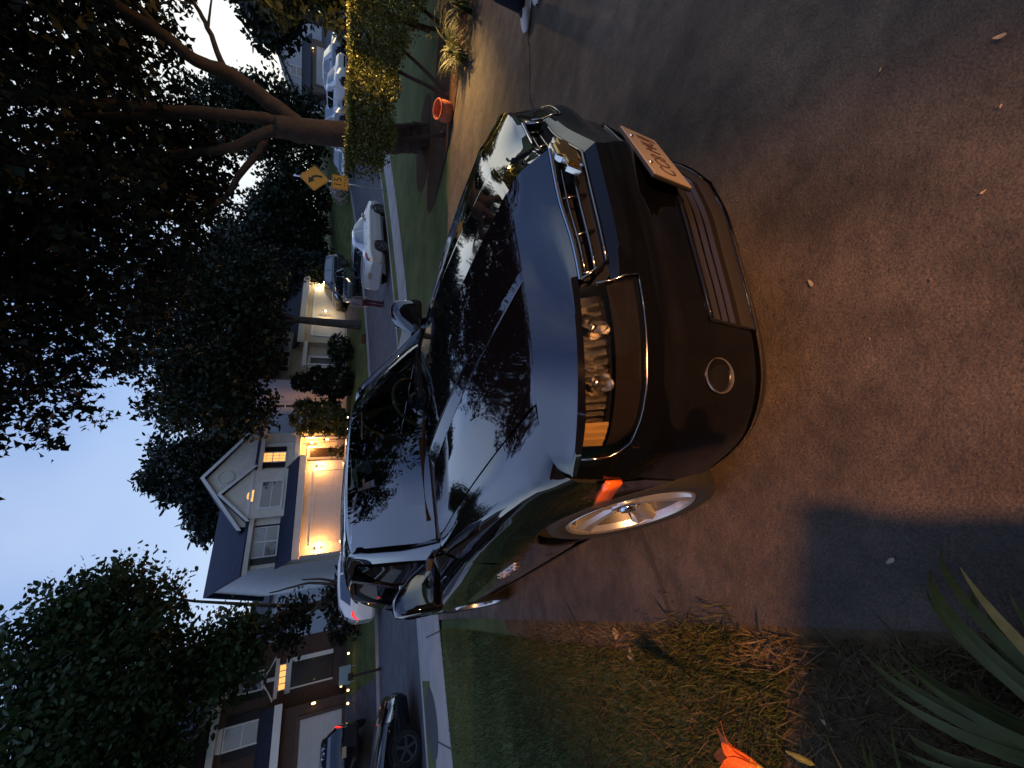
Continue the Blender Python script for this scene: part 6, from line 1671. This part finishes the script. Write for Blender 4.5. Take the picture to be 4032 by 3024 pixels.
# ------------------------------------------------------------------ people
def person(name, label, loc, rz, cols, pose='stand', scale=1., legs=None):
    """one continuous skinned body; cols = (skin, top, trousers)"""
    t = thing(name, loc, rz, label, 'person')
    V = []; E = []; Rd = []
    def add(p, r, prev=None):
        V.append(p); Rd.append(r); i = len(V) - 1
        if prev is not None: E.append((prev, i))
        return i
    f = 1      # faces +x
    pel = add((0, 0, .95), (.13, .155))
    wst = add((0, 0, 1.10), (.115, .14), pel); ch = add((.01, 0, 1.30), (.125, .17), wst); sh = add((0, 0, 1.42), (.09, .14), ch)
    nk = add((.01, 0, 1.51), (.052, .052), sh); jaw = add((.035, 0, 1.575), (.062, .058), nk); hd = add((.02, 0, 1.66), (.095, .075), jaw); cr = add((.01, 0, 1.735), (.06, .055), hd)
    ns = add((.118, 0, 1.625), (.013, .013), hd)
    for sg in (-1, 1):
        lx_, ly_ = legs[0 if sg < 0 else 1] if legs else (0, .09 * sg)
        hp = add((0, .085 * sg, .90), (.095, .095), pel)
        kn = add((lx_ * .5 + .02, (ly_ + .09 * sg) * .5, .50), (.062, .062), hp); an = add((lx_ - .01, ly_, .10), (.045, .045), kn); add((lx_ + .10, ly_ + .01 * sg, .04), (.035, .040), an)
        s1 = add((0, .19 * sg, 1.40), (.055, .055), sh); el = add((-.02, .245 * sg, 1.13), (.042, .042), s1)
        wr = add((.05, .25 * sg, .89), (.030, .026), el); pm_ = add((.065, .25 * sg, .82), (.034, .018), wr)
        for j, (dx, ln) in enumerate(((.030, .070), (.010, .080), (-.010, .075), (-.028, .060))):
            k1 = add((.07 + dx, .25 * sg, .775), (.0095, .009), pm_); add((.075 + dx, .242 * sg, .775 - ln), (.0075, .007), k1)
        th = add((.105, .238 * sg, .835), (.010, .009), pm_); add((.120, .230 * sg, .795), (.008, .008), th)
        add((.02, .072 * sg, 1.645), (.016, .008), hd)
    me = bpy.data.meshes.new('body'); me.from_pydata([tuple(c) for c in V], E, [])
    tmp = bpy.data.objects.new('tmp_body', me); COL.objects.link(tmp)
    sk = tmp.modifiers.new('skin', 'SKIN'); sk.use_smooth_shade = True; sk.branch_smoothing = .3
    sv = me.skin_vertices[0].data
    for i, r in enumerate(Rd): sv[i].radius = r; sv[i].use_root = (i == pel)
    sb = tmp.modifiers.new('sub', 'SUBSURF'); sb.levels = 2; sb.render_levels = 2
    dg = bpy.context.evaluated_depsgraph_get()
    bm_ = bpy.data.meshes.new_from_object(tmp.evaluated_get(dg)); bpy.data.objects.remove(tmp)
    bm_.materials.clear()
    o = link_mesh('body', bm_, cols, t, True)
    idx = []
    for p in bm_.polygons:
        c = p.center
        arm = abs(c.y) > .175 and c.z < 1.5
        if c.z > 1.475 or (arm and c.z < .90) or c.z < .06: idx.append(0)
        elif c.z < .96 and not arm: idx.append(2)
        else: idx.append(1)
    bm_.polygons.foreach_set('material_index', idx)
    # hair
    b = MB(); g = []
    for i in range(9):
        a = PI * .62 * i / 8
        g.append([(.006 + (.100 * math.sin(a)) * math.cos(q) * (1 if math.cos(q) < .4 else .86), .088 * math.sin(a) * math.sin(q), 1.69 + .088 * math.cos(a)) for q in np.linspace(0, 2 * PI, 21)])
    b.grid(np.array(g), 0, lambda i, j: i > 4 and (j < 5 or j > 14)); b.build('hair', cols[3], t, True)
    for sg in (-1, 1):
        b = MB(); b.lathe([(0, -.008), (.006, -.005), (.008, 0), (.006, .005), (0, .008)], 8, (.108, .031 * sg, 1.655)); b.build('eye', M['void'], t, True)
    b = MB(); b.box((.112, 0, 1.59), (.012, .045, .012)); b.build('mouth', mat('lip_skin', (.35, .13, .10), .5), t, bevel=.004)
    for sg in (-1, 1):
        lx_, ly_ = legs[0 if sg < 0 else 1] if legs else (0, .09 * sg)
        g = []
        for x, w, h0, h1 in ((-.085, .018, .02, .055), (-.075, .036, .003, .085), (-.03, .042, .002, .105), (.04, .044, .002, .098), (.10, .050, .002, .075), (.155, .050, .003, .060), (.195, .036, .006, .048), (.215, .012, .016, .032)):
            zc_, hh = (h0 + h1) / 2, (h1 - h0) / 2
            g.append([(lx_ + x, ly_ + .012 * sg * (x > .05) + w * math.copysign(abs(math.cos(q)) ** .7, math.cos(q)), zc_ + hh * math.copysign(abs(math.sin(q)) ** .7, math.sin(q))) for q in np.linspace(0, 2 * PI, 17)])
        b = MB(); b.grid(catmull(np.array(g), 3)); sho = b.build('shoe', cols[4], t, True)
        b = MB(); b.grid(np.array([[(lx_ - .06 + .26 * a, ly_ + .012 * sg * (a > .4) + q * .046 * (1 - .5 * max(0, a - .7) / .3), .010) for q in (-1, 1)] for a in np.linspace(0, 1, 8)])); b.build('sole', M['white_trim'], sho)
        # trouser leg hem
        b = MB(); b.lathe([(.052, .075), (.066, .08), (.068, .16), (.066, .34), (.060, .36)], 16, (lx_ - .012, ly_, 0)); b.build('trouser_hem', cols[2], t, True)
    t.scale = (scale,) * 3
    return t
skin = mat('face_skin', (.52, .33, .24), .55, noise=.05, scale=6); hair_g = mat('grey_hair', (.35, .30, .26), .8); hair_d = mat('dark_hair', (.03, .022, .018), .7)
person('person', 'person in grey top and dark red trousers standing in the street behind the silver sedan', (3.52, 19.0, gz(3.52, 19.0) - STREET_DROP), R(-70),
       [skin, mat('grey_knit_top', (.17, .15, .15), .9), mat('dark_red_trousers', (.10, .012, .018), .85), hair_g, mat('dark_shoe', (.03, .02, .02), .6)], scale=.985)
person('person', 'person in white shoes and dark trousers at the right edge of the drive', (3.72, 3.42, gz(3.72, 3.42) + .006), R(176),
       [skin, mat('navy_jacket', (.02, .022, .035), .85), mat('navy_trousers', (.012, .013, .022), .85), hair_d, mat('white_canvas_shoe', (.72, .62, .55), .6)], legs=[(.03, -.11), (-.06, .09)])

# ------------------------------------------------------------------ lantern at the planted bed, just outside the right edge
lt = thing('bed_lantern', (7.55, 7.05, gz(7.55, 7.05)), 0, 'garden lantern on a short post beside the planted bed, lighting the hedge', 'lamp post')
b = MB(); b.tube([(0, 0, -.2), (0, 0, 1.85)], .035, 8); b.lathe([(.05, 1.85), (.10, 1.90), (.03, 1.86)], 10); b.lathe([(.13, 2.14), (.03, 2.28), (0, 2.29)], 8); b.build('post', M['iron'], lt, True)
b = MB(); b.lathe([(0, 1.90), (.07, 1.93), (.09, 2.10), (0, 2.13)], 12); b.build('lantern_glass', M['bulb'], lt, True)
ld = bpy.data.lights.new('lamp_light', 'SPOT'); ld.energy = 1500; ld.color = (1, .60, .20); ld.shadow_soft_size = .09; ld.spot_size = R(85); ld.spot_blend = .6; lo = bpy.data.objects.new('lamp_light', ld); COL.objects.link(lo); lo.parent = lt; lo.location = (-.12, -.06, 2.0); lo.rotation_euler = Vector((-.94, .12, -.34)).to_track_quat('-Z', 'Y').to_euler()

ld = bpy.data.lights.new('lamp_light', 'POINT'); ld.energy = 165; ld.color = (1, .55, .22); ld.shadow_soft_size = .09; lo = bpy.data.objects.new('lamp_light', ld); COL.objects.link(lo); lo.parent = lt; lo.location = (.05, .14, 2.05)
# ------------------------------------------------------------------ sky, camera, exposure
wd = bpy.data.worlds.new('World'); SC.world = wd; wd.use_nodes = True
nt = wd.node_tree; N = nt.nodes; L = nt.links; bg = N['Background']
tc = N.new('ShaderNodeTexCoord'); nm = N.new('ShaderNodeVectorMath'); nm.operation = 'NORMALIZE'; L.new(tc.outputs['Generated'], nm.inputs[0])
sp = N.new('ShaderNodeSeparateXYZ'); L.new(nm.outputs[0], sp.inputs[0])
rp = N.new('ShaderNodeValToRGB'); e = rp.color_ramp.elements
e[0].position = 0.; e[0].color = (.76, .86, .98, 1); e[1].position = 1.; e[1].color = (.115, .20, .50, 1)
for p, c in ((.16, (.60, .75, .97)), (.36, (.33, .50, .85)), (.62, (.17, .29, .62))): 
    q_ = e.new(p); q_.color = (*c, 1)
L.new(sp.outputs['Z'], rp.inputs['Fac'])
# afterglow low in the right-hand sky
dt = N.new('ShaderNodeVectorMath'); dt.operation = 'DOT_PRODUCT'; gd = Vector((.66, .72, .20)).normalized(); dt.inputs[1].default_value = gd; L.new(nm.outputs[0], dt.inputs[0])
mr = N.new('ShaderNodeMapRange'); mr.inputs[1].default_value = .84; mr.inputs[2].default_value = 1.; mr.interpolation_type = 'SMOOTHSTEP'; L.new(dt.outputs['Value'], mr.inputs[0])
mx = N.new('ShaderNodeMix'); mx.data_type = 'RGBA'; mx.inputs[7].default_value = (1.15, 1.15, 1.02, 1); L.new(mr.outputs[0], mx.inputs[0]); L.new(rp.outputs['Color'], mx.inputs[6])
# thin high cloud
nz = N.new('ShaderNodeTexNoise'); nz.inputs['Scale'].default_value = 2.1; nz.inputs['Detail'].default_value = 4; L.new(nm.outputs[0], nz.inputs['Vector'])
cr = N.new('ShaderNodeMapRange'); cr.inputs[1].default_value = .42; cr.inputs[2].default_value = .75; cr.inputs[4].default_value = .6; L.new(nz.outputs['Fac'], cr.inputs[0])
m2 = N.new('ShaderNodeMix'); m2.data_type = 'RGBA'; m2.inputs[7].default_value = (.58, .70, .92, 1); L.new(cr.outputs[0], m2.inputs[0]); L.new(mx.outputs[2], m2.inputs[6])
# bright thin cloud high in the left-hand sky
d2 = N.new('ShaderNodeVectorMath'); d2.operation = 'DOT_PRODUCT'; d2.inputs[1].default_value = Vector((-.45, .30, .84)).normalized(); L.new(nm.outputs[0], d2.inputs[0])
r2 = N.new('ShaderNodeMapRange'); r2.inputs[1].default_value = .80; r2.inputs[2].default_value = .99; r2.inputs[4].default_value = .75; r2.interpolation_type = 'SMOOTHSTEP'; L.new(d2.outputs['Value'], r2.inputs[0])
m3 = N.new('ShaderNodeMix'); m3.data_type = 'RGBA'; m3.inputs[7].default_value = (.55, .76, 1.35, 1); L.new(r2.outputs[0], m3.inputs[0]); L.new(m2.outputs[2], m3.inputs[6])
# physical twilight sky mixed in for a natural falloff
sk = N.new('ShaderNodeTexSky'); sk.sky_type = 'NISHITA'; sk.sun_disc = False; sk.sun_elevation = R(1.0); sk.sun_rotation = R(42); sk.air_density = 1.; sk.dust_density = .6; sk.ozone_density = 4.
ad = N.new('ShaderNodeMix'); ad.data_type = 'RGBA'; ad.blend_type = 'ADD'; ad.inputs[0].default_value = .03; L.new(m3.outputs[2], ad.inputs[6]); L.new(sk.outputs['Color'], ad.inputs[7])
L.new(ad.outputs[2], bg.inputs['Color']); bg.inputs['Strength'].default_value = 1.02

cam = bpy.data.cameras.new('camera'); co = bpy.data.objects.new('camera', cam); COL.objects.link(co); SC.camera = co
cam.sensor_width = 36; cam.sensor_fit = 'HORIZONTAL'; cam.lens = 36 * 830 / 2212; cam.clip_end = 3000; cam.clip_start = .05
# the photo was taken with the phone turned on its side: image right is down
PT, RL = R(24.1), .032
F_ = Vector((0, math.cos(PT), -math.sin(PT))); Rr = Vector((1, 0, 0)); Uu = Rr.cross(F_)
R2 = Rr * math.cos(RL) + Uu * math.sin(RL); U2 = -Rr * math.sin(RL) + Uu * math.cos(RL)
mw = Matrix((-U2, R2, -F_)).transposed().to_4x4(); mw.translation = Vector((0, 1.3878 * math.sin(.0646), 1.3878 * math.cos(.0646)))
co.matrix_world = mw
vs = SC.view_settings
vs.view_transform = 'Standard'; vs.look = 'None'; vs.exposure = 0; vs.gamma = 1; vs.use_curve_mapping = False
SC.render.engine = 'CYCLES'
SC.cycles.max_bounces = 8; SC.cycles.transparent_max_bounces = 12; SC.cycles.caustics_reflective = False; SC.cycles.caustics_refractive = False; SC.cycles.sample_clamp_indirect = 4
SC.cycles.use_denoising = True
